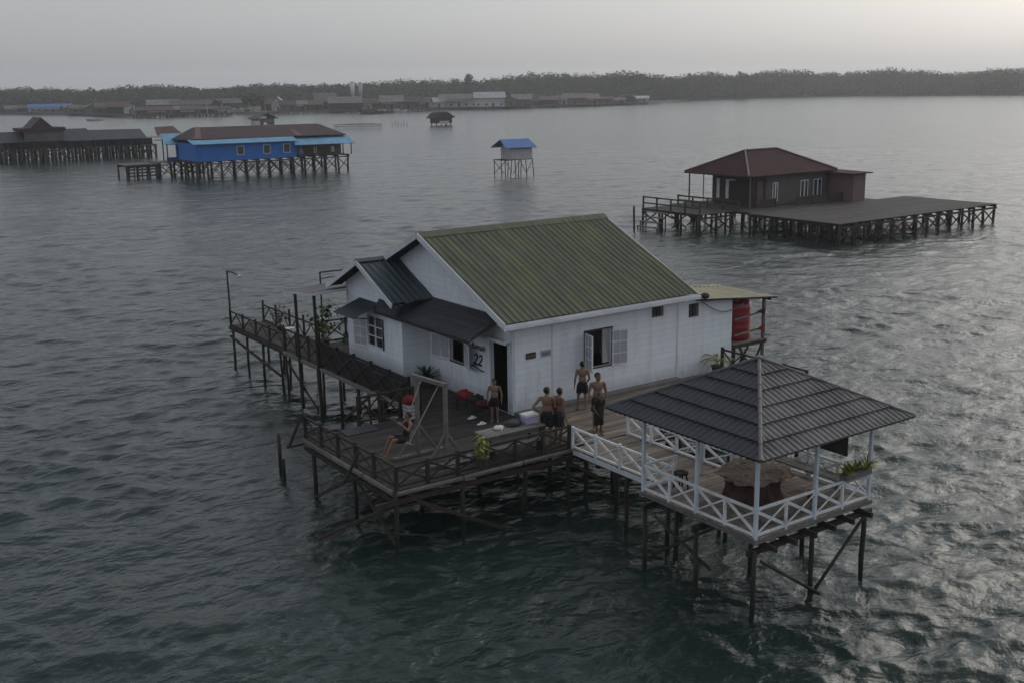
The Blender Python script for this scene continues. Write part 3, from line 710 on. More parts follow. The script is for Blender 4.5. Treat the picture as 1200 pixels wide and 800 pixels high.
piles(D, [(1.2,-3.0),(3.0,-3.8),(5.0,-3.8),(7.8,-3.9),(3.0,-1.2),(5.0,-1.2),(7.8,-1.0),(.4,-2.9),(.4,-1.2)], -.07, .06)
piles(D, [(-1.93,y) for y in (3.3,4.3,5.3,6.0,7.3,8.6,11.7)]+[(-.4,10.2),(1.0,11.7),(2.4,11.7),(2.4,9.2)], -.15, .05)
for p, q in (((-5.7,-3.3,-.33),(-7.3,-2.2,-1.2)),((-5.2,-3.36,-.36),(-2.6,-3.36,-1.75)),((-5.6,-3.2,-1.7),(-5.6,-.9,-.4)),((-5.6,1.6,-1.7),(-5.6,-.8,-.4)),((-.5,-3.2,-.4),(1.3,-3.0,-1.6)),((-1.9,5.3,-.3),(-1.9,7.3,-1.6)),((-1.9,9.2,-1.7),(-1.9,11.7,-.4))):
    MB().beam(p, q, .05, .09).build('brace', M['brown_wood'], D)
# short stub piles off the corner
for x, y, zt in ((-5.62,3.9,-.45),(-5.75,3.35,-1.05)):
    o = MB().cyl((x,y,WATER-1),(x+j(.03),y,zt),.055,.05,9,.01).build('mooring_post', M['pile_wood'], None, None, True)
    solo(o, 'tall dark stub post standing in the water off the deck corner' if zt > -.6 else 'shorter dark stub post in the water nearest the deck corner', 'post')

# ================================================================== RAILINGS OF THE DECK
railing('timber_railing', 'dark cross-braced railing along the front edge beside the swing', (-5.72,-3.30,.02), (-.52,-3.30,.02), 6, .56, 'dark_wood', group='dark deck railings', post=.085)
railing('timber_railing', 'dark cross-braced railing on the left side of the swing terrace', (-5.72,1.75,.02), (-5.72,-3.2,.02), 5, .58, 'dark_wood', group='dark deck railings', post=.085, ends=(True, False))
t_ = thing('corner_brace', 'splayed dark timber props bracing the left railing from outside', 'prop', (-5.9,-1.6,0))
for y, zt in ((-1.6,.55),(1.75,.7)):
    MB().beam((-6.25,y-.05,-.12),(-5.80,y,zt),.05,.08).build('prop', M['dark_wood'], t_); MB().beam((-6.3,y-.05,-.13),(-5.7,y-.05,-.13),.06,.06).build('outrigger', M['dark_wood'], t_)
railing('timber_railing', 'dark cross-braced railing at the back of the swing terrace above the gap', (-4.05,1.86,.02), (-2.0,1.86,.02), 3, .80, 'dark_wood', group='dark deck railings')
railing('boarded_railing', 'dark boarded railing along the walkway under the bay window', (-1.93,2.65,.0), (-1.93,8.6,.0), 5, .84, 'rail_black', style='b', post=.09, top_over=.07, group='dark deck railings')
railing('timber_railing', 'dark cross-braced railing between the boarded rail and the sunshade', (-1.93,8.7,.0), (-1.93,11.7,.0), 3, .8, 'dark_wood', group='dark deck railings')
railing('timber_railing', 'dark cross-braced railing on the far side of the back terrace', (-.4,11.75,.0), (2.45,11.75,.0), 3, .85, 'dark_wood', group='dark deck railings')
railing('timber_railing', 'dark cross-braced railing beside the bay on the end of the back terrace', (2.45,11.7,.0), (2.45,8.7,.0), 3, .85, 'dark_wood', group='dark deck railings')
railing('timber_railing', 'dark cross-braced railing beyond the gazebo roof at the far deck end', (7.95,-.55,.0), (7.95,-4.02,.0), 4, .86, 'dark_wood', group='dark deck railings', post=.09)
railing('timber_railing', 'dark cross-braced railing behind the gazebo roof along the far front edge', (7.9,-4.02,.0), (2.1,-4.02,.0), 5, .56, 'dark_wood', group='dark deck railings', post=.08, ends=(False, True))

# ================================================================== LONG JETTY ON THE LEFT
J = thing('jetty', 'narrow dark plank jetty on thin piles running off to the left', 'jetty', (-1.2, 14.5, WATER))
boards(MB(), -1.92, -.45, 11.85, 17.2, 0, 'y', .16).build('jetty_floor', M['dark_board'], J)
for x in (-1.94, -.43):
    MB().beam((x,11.85,-.10),(x,17.25,-.10),.07,.13).build('edge_beam', M['dark_wood'], J)
MB().beam((-1.97,12.2,-1.05),(-1.97,17.1,-.42),.06,.10).build('brace', M['dark_wood'], J)
for y in (12.2,13.8,15.5,17.0): MB().beam((-1.95,y,-.2),(-.4,y,-.2),.07,.1).build('joist', M['dark_wood'], J)
piles(J, [(-1.9,16.95),(-1.9,15.5),(-1.95,13.8),(-1.95,12.2),(-.5,16.9),(-.5,15.2),(-.5,13.6),(-.5,12.1),(-1.2,13.0)], -.12, .055)
railing('timber_railing', 'dark zigzag railing along the near side of the long jetty', (-1.9,17.15,.0), (-1.9,11.85,.0), 4, .58, 'dark_wood', style='v', group='jetty railings', low=.05, top_over=.1)
railing('timber_railing', 'dark zigzag railing along the far side of the long jetty', (-.5,17.15,.0), (-.5,11.85,.0), 4, .66, 'dark_wood', style='v', group='jetty railings', low=.05, top_over=.22)
t_ = thing('lamp_post', 'slim bent-arm lamp post at the outer end of the jetty', 'lamp post', (-1.9, 17.12, 0))
MB().cyl((-1.9,17.12,-.1),(-1.92,17.12,2.22),.045,.038,8).build('pole', M['dark_wood'], t_, None, True)
MB().tube([(-1.92,17.12,2.21),(-1.9,16.6,2.24),(-1.9,16.05,2.22)], .028, 7).build('arm', M['dark_wood'], t_)
mb = MB(); mb.ell((-1.9,15.9,2.20),(.055,.12,.04)); lh = mb.build('lamp_head', M['white_plastic'], t_, None, True)
# things standing on the jetty
o = MB(); o.cyl((-.9,13.6,.01),(-.9,13.6,.34),.13,.17,14); o.cyl((-.9,13.6,.34),(-.9,13.6,.37),.185,.185,14); b_ = o.build('bucket', M['white_plastic']); solo(b_, 'white bucket standing on the jetty near the sunshade', 'bucket')

# ================================================================== SUNSHADE (flat roofed pergola)
S = thing('pergola', 'flat sheet-roofed sunshade on tall dark posts over the left walkway', 'pergola', (-1, 9.7, WATER))
for x, y, zt, r in ((-2.05,10.3,2.39,.055),(-2.05,8.75,2.55,.055)):
    MB().cyl((x+.08,y,WATER-1),(x,y,zt),r*1.15,r,10,.008).build('post', M['dark_wood'], S, None, True)
for x, y in ((.35,10.6),(.35,9.3),(-.8,8.55)):
    MB().cyl((x,y,0),(x,y,2.50),.035,.032,8).build('post', M['metal_pole'], S, None, True)
rf = MB().sheet((-2.25,8.30,2.66), (0,2.6,-.28), (2.9,0,.10), 30, 10, lambda u, v: .014*math.sin(u*2*math.pi*9), .016).build('roof', M['roof_grey'], S)
mb = MB(); mb.beam((-2.23,8.28,2.61),(-2.23,10.92,2.33),.03,.10); mb.beam((-2.23,8.28,2.61),(.66,8.28,2.71),.03,.09); mb.beam((-2.23,10.92,2.33),(.66,10.92,2.43),.03,.07); mb.build('fascia', M['fascia'], S).parent = rf
F_ = thing('drying_frame', 'thin metal drying frame standing behind the sunshade roof', 'frame', (.3, 12.0, 0))
for x, y in ((-.45,12.6),(1.5,12.4)): MB().cyl((x,11.6,0),(x,11.6,2.75),.032,.03,6).build('post', M['dark_wood'], F_)
MB().tube([(-.45,11.6,2.73),(.5,11.6,2.72),(1.5,11.6,2.74)], .028, 6).build('crossbar', M['dark_wood'], F_); MB().tube([(-.45,11.6,2.50),(1.5,11.6,2.52)], .02, 6).build('crossbar', M['dark_wood'], F_)

# ================================================================== WHITE BOARDWALK AND GAZEBO
B = thing('boardwalk', 'short plank boardwalk joining the deck to the gazebo', 'boardwalk', (.5, -5.3, WATER))
boards(MB(), -.46, 1.46, -7.26, -3.40, .0, 'x', .15).build('boardwalk_floor', M['deck_board'], B)
for x in (-.44, 1.44): MB().beam((x,-7.3,-.10),(x,-3.4,-.10),.08,.14).build('edge_beam', M['fascia'], B)
piles(B, [(-.42,-5.5),(-.42,-7.0),(1.4,-5.6),(1.4,-7.0),(.3,-4.3)], -.1, .055)
for y in (-4.4,-5.6,-6.9): MB().beam((-.5,y,-.22),(1.5,y,-.22),.08,.1).build('joist', M['dark_wood'], B)
railing('white_railing', 'white cross-braced railing on the near side of the boardwalk', (-.46,-3.36,.0), (-.46,-7.2,.0), 4, .55, 'white_paint', heavy=True, post=.07, group='white railings', low=.04)
railing('white_railing', 'white cross-braced railing on the far side of the boardwalk', (1.46,-3.36,.0), (1.46,-7.2,.0), 4, .50, 'white_paint', heavy=True, post=.07, group='white railings', low=.04)
ZG = .26; gx0, gx1, gy0, gy1 = -1.5, 2.12, -10.72, -7.31
G = thing('gazebo', 'open white gazebo on piles with dark tiled pyramid roof', 'gazebo', ((gx0+gx1)/2, (gy0+gy1)/2, WATER))
boards(MB(), gx0-.02, gx1+.02, gy0-.02, gy1+.02, ZG, 'x', .15).build('floor', M['pale_board'], G)
mb = MB(); 
for y in (gy0-.045, gy1+.045): mb.beam((gx0-.07,y,ZG-.09),(gx1+.07,y,ZG-.07),.04,.095)
for x in (gx0-.045, gx1+.045): mb.beam((x,gy0-.02,ZG-.09),(x,gy1+.02,ZG-.07),.04,.095)
mb.build('floor_edge', M['grey_wood'], G)
for k in range(6):
    x = gx0+.3+(gx1-gx0-.55)*k/5; MB().beam((x,gy0-.32,ZG-.24),(x,gy1+.1,ZG-.24),.07,.12).build('joist', M['dark_wood'], G)
for y in (gy0+.1, (gy0+gy1)/2, gy1-.1): MB().beam((gx0-.1,y,ZG-.37),(gx1+.25,y,ZG-.37),.09,.13).build('bearer', M['dark_wood'], G)
gp = [(gx0+.02,gy0+.02),(gx1-.02,gy0+.05),(gx0+.02,gy1-.05),(gx0+.02,(gy0+gy1)/2),(.42,gy0+.12),(.34,-8.95),(1.2,-7.35),(-.46,-7.36),(gx1-.05,-9.0),(gx1-.05,gy1-.05)]
piles(G, gp, ZG-.3, .06, WATER-1.1, 'pile_wood', .04)
for p, q in (((gx1,gy0+.02,ZG-.35),(.15,gy0+.02,WATER-.05)),((-1.35,gy0-.05,ZG-.55),(.62,gy0+.0,WATER+.1)),((gx0,gy1-.4,ZG-.5),(gx0+.3,-9.2,WATER+.6)),((.4,-9.0,ZG-.4),(-1.4,-7.5,WATER+.4)),((1.2,-7.4,WATER+.4),(-.5,-7.45,ZG-.4))):
    MB().cyl(p, q, .035, .04, 7).build('brace', M['pile_wood'], G)
GP = [(gx0,gy0),(gx0,(gy0+gy1)/2),(gx0,gy1),(gx1,gy1),(gx1,(gy0+gy1)/2),(gx1,gy0),(.31,gy0),(.31,gy1)]
zev = 2.16
for x, y in GP:
    MB().beam((x,y,ZG-.15),(x,y,zev+.1),.08,.08,(1,0,0)).build('post', M['pale_blue_paint'], G)
mb = MB()
for a, b_ in (((gx0,gy0),(gx1,gy0)),((gx1,gy0),(gx1,gy1)),((gx1,gy1),(gx0,gy1)),((gx0,gy1),(gx0,gy0))): mb.beam((*a,zev+.05),(*b_,zev+.05),.06,.10)
mb.build('ring_beam', M['pale_blue_paint'], G)
# pyramid roof: four tiled faces in stepped courses; lit and shaded sides coloured apart
gc = Vector(((gx0+gx1)/2, (gy0+gy1)/2, 3.38)); ov = .60; ez = 2.18
hx, hy = (gx1-gx0)/2+ov, (gy1-gy0)/2+ov
def tiled_face(du, dn, half, run, mat, courses=6, pitch_cols=.155, ncol=7):
    """du: unit vector along the eave, dn: unit vector outwards; courses step down like pressed tile sheets"""
    du, dn = Vector(du), Vector(dn); mb = MB(); rise = gc.z-ez
    sl = Vector((dn.x*run, dn.y*run, -rise)); n = sl.cross(du).normalized()
    if n.z < 0: n = -n
    for c in range(courses):
        rows = []
        for k, v in enumerate((c/courses, (c+.5)/courses, (c+1)/courses)):
            vv = v+(.012 if k == 2 else 0); wv = half*max(v, .02); lift = .004+.045*k/2
            cols = int(2*half/pitch_cols*ncol)
            row = []
            for i in range(cols+1):
                u = -half+2*half*i/cols; u = max(-wv, min(wv, u))
                ph = (u/pitch_cols) % 1.0
                hgt = .034*abs(math.sin(math.pi*ph))**.8
                row.append(gc+sl*vv+du*u+n*(lift+hgt))
            rows.append(row)
        # drop edge
        rows.append([p-n*.062 for p in rows[-1]])
        w_ = len(rows[0]); vsx = [p for r_ in rows for p in r_]; fs = []
        for a in range(3):
            for i in range(w_-1):
                q = (a*w_+i, a*w_+i+1, (a+1)*w_+i+1, (a+1)*w_+i)
                if (vsx[q[2]]-vsx[q[3]]).length > 1e-4: fs.append(q)
        mb.add(vsx, fs)
    return mb
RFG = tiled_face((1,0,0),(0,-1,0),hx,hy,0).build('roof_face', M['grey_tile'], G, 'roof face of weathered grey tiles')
tiled_face((0,1,0),(-1,0,0),hy,hx,0,6,.165).build('roof_face', M['slate_tile'], G, 'roof face coloured darker slate blue for shade')  # shade on the faces turned from the sun put into slate colour
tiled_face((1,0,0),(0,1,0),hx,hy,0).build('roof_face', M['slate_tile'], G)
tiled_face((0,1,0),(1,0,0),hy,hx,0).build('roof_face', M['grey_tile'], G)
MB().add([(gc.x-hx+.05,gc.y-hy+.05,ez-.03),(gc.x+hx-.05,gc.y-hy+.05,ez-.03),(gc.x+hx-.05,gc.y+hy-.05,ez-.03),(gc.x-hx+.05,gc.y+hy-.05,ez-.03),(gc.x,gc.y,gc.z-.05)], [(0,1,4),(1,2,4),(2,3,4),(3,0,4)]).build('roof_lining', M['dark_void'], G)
for sx_ in (-1, 1):
    for sy_ in (-1, 1):
        a = gc+Vector((0,0,.05)); b_ = Vector((gc.x+sx_*hx, gc.y+sy_*hy, ez+.045)); mb = MB(); k = 7
        for q in range(k):
            p0 = a.lerp(b_, q/k); p1 = a.lerp(b_, (q+1.06)/k)
            mb.cyl(p0, p1, .038, .048, 10)
        mb.build('hip_cap', M['ridge_cap' if sx_ < 0 and sy_ < 0 else 'grey_tile'], G)
MB().ell(gc+Vector((0,0,.06)), (.09,.09,.06)).build('apex_cap', M['ridge_cap'], G)
for nm, p0, p1, n_, e in (('white cross-braced railing on the left front side of the gazebo', (gx0,gy1,ZG),(gx0,gy0,ZG),4,(False,False)),
                    ('white cross-braced railing on the right front side of the gazebo', (gx0,gy0,ZG),(gx1,gy0,ZG),4,(False,False)),
                    ('white cross-braced railing at the far back side of the gazebo', (gx1,gy0,ZG),(gx1,gy1,ZG),4,(False,False)),
                    ('white short railing beside the gazebo entrance next to the left post', (gx0,gy1,ZG),(-.5,gy1,ZG),1,(False,True)),
                    ('white short railing beside the gazebo entrance at the far post', (1.5,gy1,ZG),(gx1,gy1,ZG),1,(True,False))):
    railing('white_railing', nm, p0, p1, n_, .60, 'white_paint', heavy=True, post=.06, group='white railings', low=.05, top_over=.02, ends=e)
# driftwood stump table, benches, small things in the gazebo
T = thing('stump_table', 'big rough driftwood stump table with pale top under the gazebo', 'table', (.25,-9.0,ZG))
def blob(c, rad, seed, flat, amp=.28, nu=40, nv=16):
    mb = MB(); vs_ = []; fs = []
    for jv in range(nv+1):
        th = math.pi*jv/nv
        for i in range(nu):
            ph = 2*math.pi*i/nu; v = Vector((math.sin(th)*math.cos(ph), math.sin(th)*math.sin(ph), math.cos(th)))
            s_ = 1+amp*noise.noise(v*2.3+Vector((seed,0,0)))+amp*.6*noise.noise(v*6+Vector((0,seed,0)))
            p = Vector((v.x*rad[0]*s_, v.y*rad[1]*s_, v.z*rad[2]*s_))
            if flat: p.z = max(-flat, min(flat, p.z))+.03*noise.noise(v*9)
            vs_.append(Vector(c)+p)
    for jv in range(nv):
        for i in range(nu): fs.append((jv*nu+i, (jv+1)*nu+i, (jv+1)*nu+(i+1)%nu, jv*nu+(i+1)%nu))
    return mb.add(vs_, fs)
mb = MB(); n_ = 40; vs_ = []; fs = []
for k_, (zz, rr0) in enumerate(((0,.66),(.1,.60),(.24,.55),(.36,.56),(.47,.62))):
    for i in range(n_):
        an = 2*math.pi*i/n_; q = 1+.22*noise.noise(Vector((math.cos(an)*1.6, math.sin(an)*1.6, zz*1.2)))+.10*noise.noise(Vector((math.cos(an)*6, math.sin(an)*6, zz*3)))
        vs_.append((.25+rr0*q*1.1*math.cos(an), -9.02+rr0*q*.95*math.sin(an), ZG+zz))
for k_ in range(4):
    for i in range(n_): fs.append((k_*n_+i, k_*n_+(i+1)%n_, (k_+1)*n_+(i+1)%n_, (k_+1)*n_+i))
mb.add(vs_, fs+[tuple(range(n_-1,-1,-1)), tuple(range(4*n_,5*n_))]).build('stump', M['stump_side'], T)
tb_ = blob((.34,-8.97,ZG+.52), (.86,.72,.28), 4.1, .05, .24, 64, 20); tb_.v = [(x, y, z+.05*noise.noise(Vector((x*2.2, y*2.2, 3)))) for x, y, z in tb_.v]
tb_.build('table_top', M['stump_top'], T)
for k, (x0_, x1_, y0_, y1_, lb) in enumerate(((1.55,1.95,-10.3,-7.9,'pale plank bench along the back railing of the gazebo'),(-1.0,1.4,-10.55,-10.25,'low plank bench along the right front railing of the gazebo'))):
    bt = thing('bench', lb, 'bench', ((x0_+x1_)/2,(y0_+y1_)/2,ZG))
    boards(MB(), x0_, x1_, y0_, y1_, ZG+.42 if k == 0 else ZG+.20, 'y' if k == 0 else 'x', .13).build('seat', M['grey_wood'], bt)
    hh = ZG+.38 if k == 0 else ZG+.16
    for xx in (x0_+.07, x1_-.07):
        for yy in (y0_+.06, y1_-.06): MB().beam((xx,yy,ZG),(xx,yy,hh),.05,.05).build('leg', M['grey_wood'], bt)
ch = thing('stool', 'black plastic stool just inside the gazebo entrance', 'stool', (-.75,-7.75,ZG))
MB().cyl((-.75,-7.75,ZG+.36),(-.75,-7.75,ZG+.40),.17,.17,16).build('seat', M['black_cloth'], ch)
for a in range(4):
    an = a*math.pi/2+.6; MB().cyl((-.75+.17*math.cos(an),-7.75+.17*math.sin(an),ZG),(-.75+.12*math.cos(an),-7.75+.12*math.sin(an),ZG+.37),.022,.02,6).build('leg', M['black_cloth'], ch)
o = MB(); o.cyl((.62,-10.35,ZG+.215),(.62,-10.35,ZG+.40),.07,.075,12); o.ell((.62,-10.35,ZG+.41),(.075,.075,.03)); solo(o.build('jar', M['red_cloth'], None, None, True), 'small red jar behind the right front gazebo railing', 'jar')
sc_ = thing('hanging_panel', 'dark slatted panel hanging under the right eave of the gazebo', 'panel', (gx1-.05,-9.8,1.25))
mb = MB()
for a, b_ in (((-10.15,1.12),(-9.4,1.12)),((-10.15,1.62),(-9.4,1.62)),((-10.13,1.12),(-10.13,1.62)),((-9.42,1.12),(-9.42,1.62)),((-9.78,1.12),(-9.78,1.62))): mb.beam((gx1-.06,*a),(gx1-.06,*b_),.03,.045)
mb.build('frame', M['dark_wood'], sc_); MB().box(gx1-.065,gx1-.055,-10.12,-9.43,1.13,1.61).build('mat_sheet', M['brown_wood'], sc_)
MB().tube([(gx1-.06,-9.78,1.62),(gx1-.05,-9.78,2.2)],.006,5).build('cord', M['rope'], sc_)
pb = thing('planter', 'yellow-green leafy planter box on the right gazebo rail', 'planter', (1.75,gy0-.02,ZG+.62))
mb = MB(); mb.box(1.2,2.06,gy0-.11,gy0+.09,ZG+.632,ZG+.76); mb.build('box', M['grey_wood'], pb)
lb = MB()
for x in np.arange(1.2,2.12,.09): blades(lb, (x, gy0+j(.06), ZG+.74), 9, .42, .05, .5, .7)
lb.build('foliage', M['leaf_lime'], pb)

# ================================================================== THINGS ON THE DECK
# swing frame
SW = thing('swing', 'grey timber swing frame with plank seat hung on ropes', 'swing', (-3.9, -1.9, 0))
A0, A1 = Vector((-3.98,-1.35,0)), Vector((-3.80,-2.45,0))
for a in (A0, A1): MB().beam(a+Vector((0,0,.04)), a+Vector((.02,0,2.06)), .10, .10, (1,0,0)).build('post', M['grey_wood'], SW)
MB().beam(A0+Vector((0,.18,2.10)), A1+Vector((0,-.12,2.10)), .09, .11).build('top_beam', M['grey_wood'], SW)
for a in (A0, A1):
    MB().beam(a+Vector((.02,0,.85)), a+Vector((-.55,.02,.05)), .06, .07).build('strut', M['grey_wood'], SW)
    MB().beam(a+Vector((.06,.01,.80)), a+Vector((.55,-.02,.05)), .06, .07).build('strut', M['grey_wood'], SW)
    MB().beam(a+Vector((-.75,0,.035)), a+Vector((.75,0,.035)), .10, .07).build('foot_beam', M['grey_wood'], SW)
SEAT = Vector((-4.62,-1.80,.62))
for s, top in ((.22, A0+Vector((0,-.25,2.06))), (-.22, A1+Vector((0,.25,2.06)))):
    MB().cyl(top, SEAT+Vector((0,s,.0)), .014, .014, 6).build('rope', M['rope'], SW)
MB().beam(SEAT+Vector((0,.27,-.02)), SEAT+Vector((0,-.27,-.02)), .22, .03, (.35,0,1)).build('seat', M['grey_wood'], SW)
# long table by the front railing
TB = thing('long_table', 'long grey plank table behind the front railing', 'table', (-1.9,-2.62,0))
boards(MB(), -2.85, -1.05, -2.95, -2.30, .66, 'x', .16, .04, .01, 3).build('table_top', M['grey_wood'], TB)
for x in (-2.75,-1.15):
    for y in (-2.87,-2.38): MB().beam((x,y,0),(x,y,.62),.065,.065).build('leg', M['dark_wood'], TB)
for y in (-2.87,-2.38): MB().beam((-2.75,y,.55),(-1.15,y,.55),.03,.09).build('apron', M['grey_wood'], TB)
BN = thing('bench', 'low plank bench between the long table and the front railing', 'bench', (-2.2,-3.08,0))
boards(MB(), -2.95, -1.25, -3.22, -3.00, .40, 'x', .11, .035, .01, 3).build('seat', M['grey_wood'], BN)
for x in (-2.85,-1.35): MB().beam((x,-3.11,0),(x,-3.11,.37),.06,.18).build('leg', M['dark_wood'], BN)
o = thing('cool_box', 'lavender and white cool box on the long table', 'cool box', (-1.28,-2.55,.66))
MB().box(-1.47,-1.10,-2.70,-2.44,.668,.86).build('body', M['lavender'], o); MB().box(-1.49,-1.08,-2.72,-2.42,.862,.92).build('lid', M['white_plastic'], o)
def heap(c, rad, seed, mat, name, label, cat):
    b_ = blob(c, rad, seed, None, .35, 26, 12); return solo(b_.build(name, M[mat], None, None, True), label, cat)
heap((-1.75,-2.5,.72),(.24,.18,.085),2.2,'slate_roof','towel','crumpled grey towel on the long table beside the cool box','towel')
heap((-2.25,-2.55,.70),(.14,.12,.06),5.2,'white_plastic','bag','small white plastic bag on the long table','bag')
# low bench by the wall with clothes
BW = thing('bench', 'low dark bench along the front wall under the shuttered window', 'bench', (-.75,.6,0))
boards(MB(), -1.0, -.55, -.15, 1.7, .38, 'y', .14, .04, .01, 3).build('seat', M['dark_wood'], BW)
for x in (-.95,-.6):
    for y in (0,1.55): MB().beam((x,y,0),(x,y,.35),.06,.06).build('leg', M['dark_wood'], BW)
heap((-.85,1.22,.50),(.20,.34,.13),1.1,'red_cloth','bag','red cloth bag on the bench by the front wall','bag')
heap((-.85,.62,.49),(.22,.26,.13),3.7,'black_cloth','clothes_pile','black clothes pile on the bench next to the red bag','clothes')
heap((-.90,.17,.47),(.22,.24,.11),7.7,'maroon_cloth','clothes_pile','dark maroon clothes pile on the bench beside the door','clothes')
for k, (x, y, lb) in enumerate(((-1.15,.42,'white sandal on the planks in front of the bench, nearer the swing'),(-1.25,-.22,'white sandal on the planks nearest the door boy'))):
    o = MB(); o.ell((x,y,.035),(.16,.075,.03)); o.ell((x+.02,y,.065),(.06,.08,.035)); solo(o.build('sandal', M['white_plastic'], None, None, True), lb, 'sandal')
# red cloth over a pale crate behind the swing
o = thing('crate', 'pale slatted crate standing behind the swinging boy', 'crate', (-2.55,1.5,0))
mb = MB()
for k in range(4):
    z = .05+.11*k; mb.box(-2.70,-2.40,1.34,1.36,z,z+.08); mb.box(-2.70,-2.40,1.64,1.66,z,z+.08); mb.box(-2.72,-2.70,1.34,1.66,z,z+.08); mb.box(-2.40,-2.38,1.34,1.66,z,z+.08)
for x in (-2.69,-2.41):
    for y in (1.37,1.63): mb.box(x-.012,x+.012,y-.008,y+.008,.01,.47)
mb.build('crate_body', M['pale_wall'], o)
heap((-2.55,1.5,.58),(.22,.22,.13),9.1,'red_cloth','cloth','bright red cloth heaped on the pale crate','cloth')
o = MB(); o.box(-4.75,-3.75,1.15,1.75,.006,.03); solo(o.build('mat', M['slate_roof']), 'bluish grey mat lying in the back corner of the swing terrace', 'mat')
o = thing('plank_pile', 'pale planks lying on the deck under the swing frame', 'planks', (-3.6,-2.2,0))
for k, (p, q) in enumerate((((-3.9,-2.75,.09),(-2.9,-2.2,.09)),((-4.1,-2.6,.092),(-3.1,-2.65,.092)))): MB().beam((p[0],p[1],.02+.045*k),(q[0],q[1],.02+.045*k),.13,.035).build('plank', M['grey_wood'], o)

# water tank on its stand
TK = thing('tank_stand', 'tall grey timber stand under the flat annex roof carrying the red tank', 'stand', (9.9,1.2,WATER))
for x, y in ((9.1,.05),(10.45,.0),(9.1,2.2),(10.45,2.2)): MB().beam((x,y,WATER-1),(x,y,2.2 if x > 10 else .72),.10,.10,(1,0,0)).build('post', M['metal_pole'] if x > 10 else M['dark_wood'], TK)
boards(MB(), 9.0, 10.6, -.05, 2.3, .78, 'x', .16, .04).build('platform', M['grey_wood'], TK)
for y in (-.02,2.25): MB().beam((8.98,y,.68),(10.6,y,.68),.06,.12).build('bearer', M['dark_wood'], TK)
for p, q in (((9.3,-.03,.62),(9.95,-.03,-.3)),((10.42,-.03,.7),(9.9,-.03,-.25)),((9.05,-.04,-.2),(9.7,-.04,.6))): MB().beam(p,q,.05,.08).build('strut', M['dark_wood'], TK)
for z, dz in ((1.62,.12),(1.08,.10)): MB().beam((8.97,-.09,z),(10.45,-.05,z+dz),.03,.06).build('rail', M['grey_wood'], TK)
tk = thing('water_tank', 'bright red ribbed plastic water tank beside the white annex', 'water tank', (9.75,.75,.80))
mb = MB(); prof = [(.0,.0),(.50,.0),(.53,.04),(.53,.10)]
for k in range(5): z = .14+.22*k; prof += [(.53,z),(.536,z+.03),(.536,z+.07),(.53,z+.10)]
prof += [(.52,1.22),(.44,1.33),(.27,1.40),(.0,1.41)]
n_ = 32; vs_ = []; fs = []
for r_, z in prof: vs_ += [(9.72+r_*math.cos(2*math.pi*i/n_), .62+r_*math.sin(2*math.pi*i/n_), .80+z) for i in range(n_)]
for a in range(len(prof)-1):
    for i in range(n_): fs.append((a*n_+i, a*n_+(i+1)%n_, (a+1)*n_+(i+1)%n_, (a+1)*n_+i))
mb.add(vs_, fs).build('tank_body', M['red_tank'], tk, None, True)
MB().cyl((9.72,.62,2.2),(9.72,.62,2.26),.2,.19,20).build('lid', M['red_tank'], tk)
# red pennants tied to the rear post
pn = thing('pennant', 'upper dark red cloth scrap tied to the tank stand post', 'cloth', (10.4,-.06,1.75)); MB().add([(10.40,-.10,1.86),(10.40,-.10,1.62),(9.98,-.10,1.78),(10.40,-.112,1.86),(10.40,-.112,1.62),(9.98,-.112,1.78)],[(0,1,2),(5,4,3),(0,2,5,3),(2,1,4,5),(1,0,3,4)]).build('cloth', M['maroon_cloth'], pn)
pn = thing('pennant', 'lower red cloth scrap tied to the tank stand post', 'cloth', (10.4,-.06,1.15)); MB().add([(10.40,-.10,1.30),(10.40,-.10,1.05),(9.98,-.10,1.17),(10.40,-.112,1.30),(10.40,-.112,1.05),(9.98,-.112,1.17)],[(0,1,2),(5,4,3),(0,2,5,3),(2,1,4,5),(1,0,3,4)]).build('cloth', M['red_cloth'], pn)
o = MB(); o.ell((7.35,-.30,2.66),(.16,.14,.10)); solo(o.build('roof_light', M['dark_wood'], None, None, True), 'small dark lamp fixed on the roof corner above the annex', 'lamp')

# plants
potted('potted_palm', 'yellowish potted palm against the long white wall', (7.85,-.45,0), .2, .30, 'leaf_yellow', 'frond', 'plant', 11, 1.05, .1, .85)
potted('potted_plant', 'bushy green potted plant between the bay and the shutter', (-.42,4.15,0), .20, .32, 'leaf_dark', 'blade', 'plant', 34, .75, .07, .75)
potted('potted_plant', 'lime leafy plant in a pot hung outside the front railing', (-3.42,-3.52,.12), .14, .26, 'leaf_lime', 'bush', 'plant', 95, .52, .085)
potted('potted_plant', 'tall leafy potted shrub standing under the sunshade', (-.6,11.1,0), .18, .32, 'leaf', 'bush', 'plant', 120, 1.3, .15)
potted('potted_plant', 'drooping dark potted palm near the sunshade back corner', (1.0,10.4,0), .2, .32, 'leaf_dark', 'frond', 'plant', 10, .9, .1)
potted('potted_plant', 'dense dark potted bush at the left corner of the bay', (-.65,8.75,0), .2, .34, 'leaf_dark', 'bush', 'plant', 150, .8, .13)
potted('potted_plant', 'small brown leaved potted shrub halfway along the jetty', (-.85,14.6,0), .15, .25, 'bark', 'bush', 'plant', 70, .75, .12)

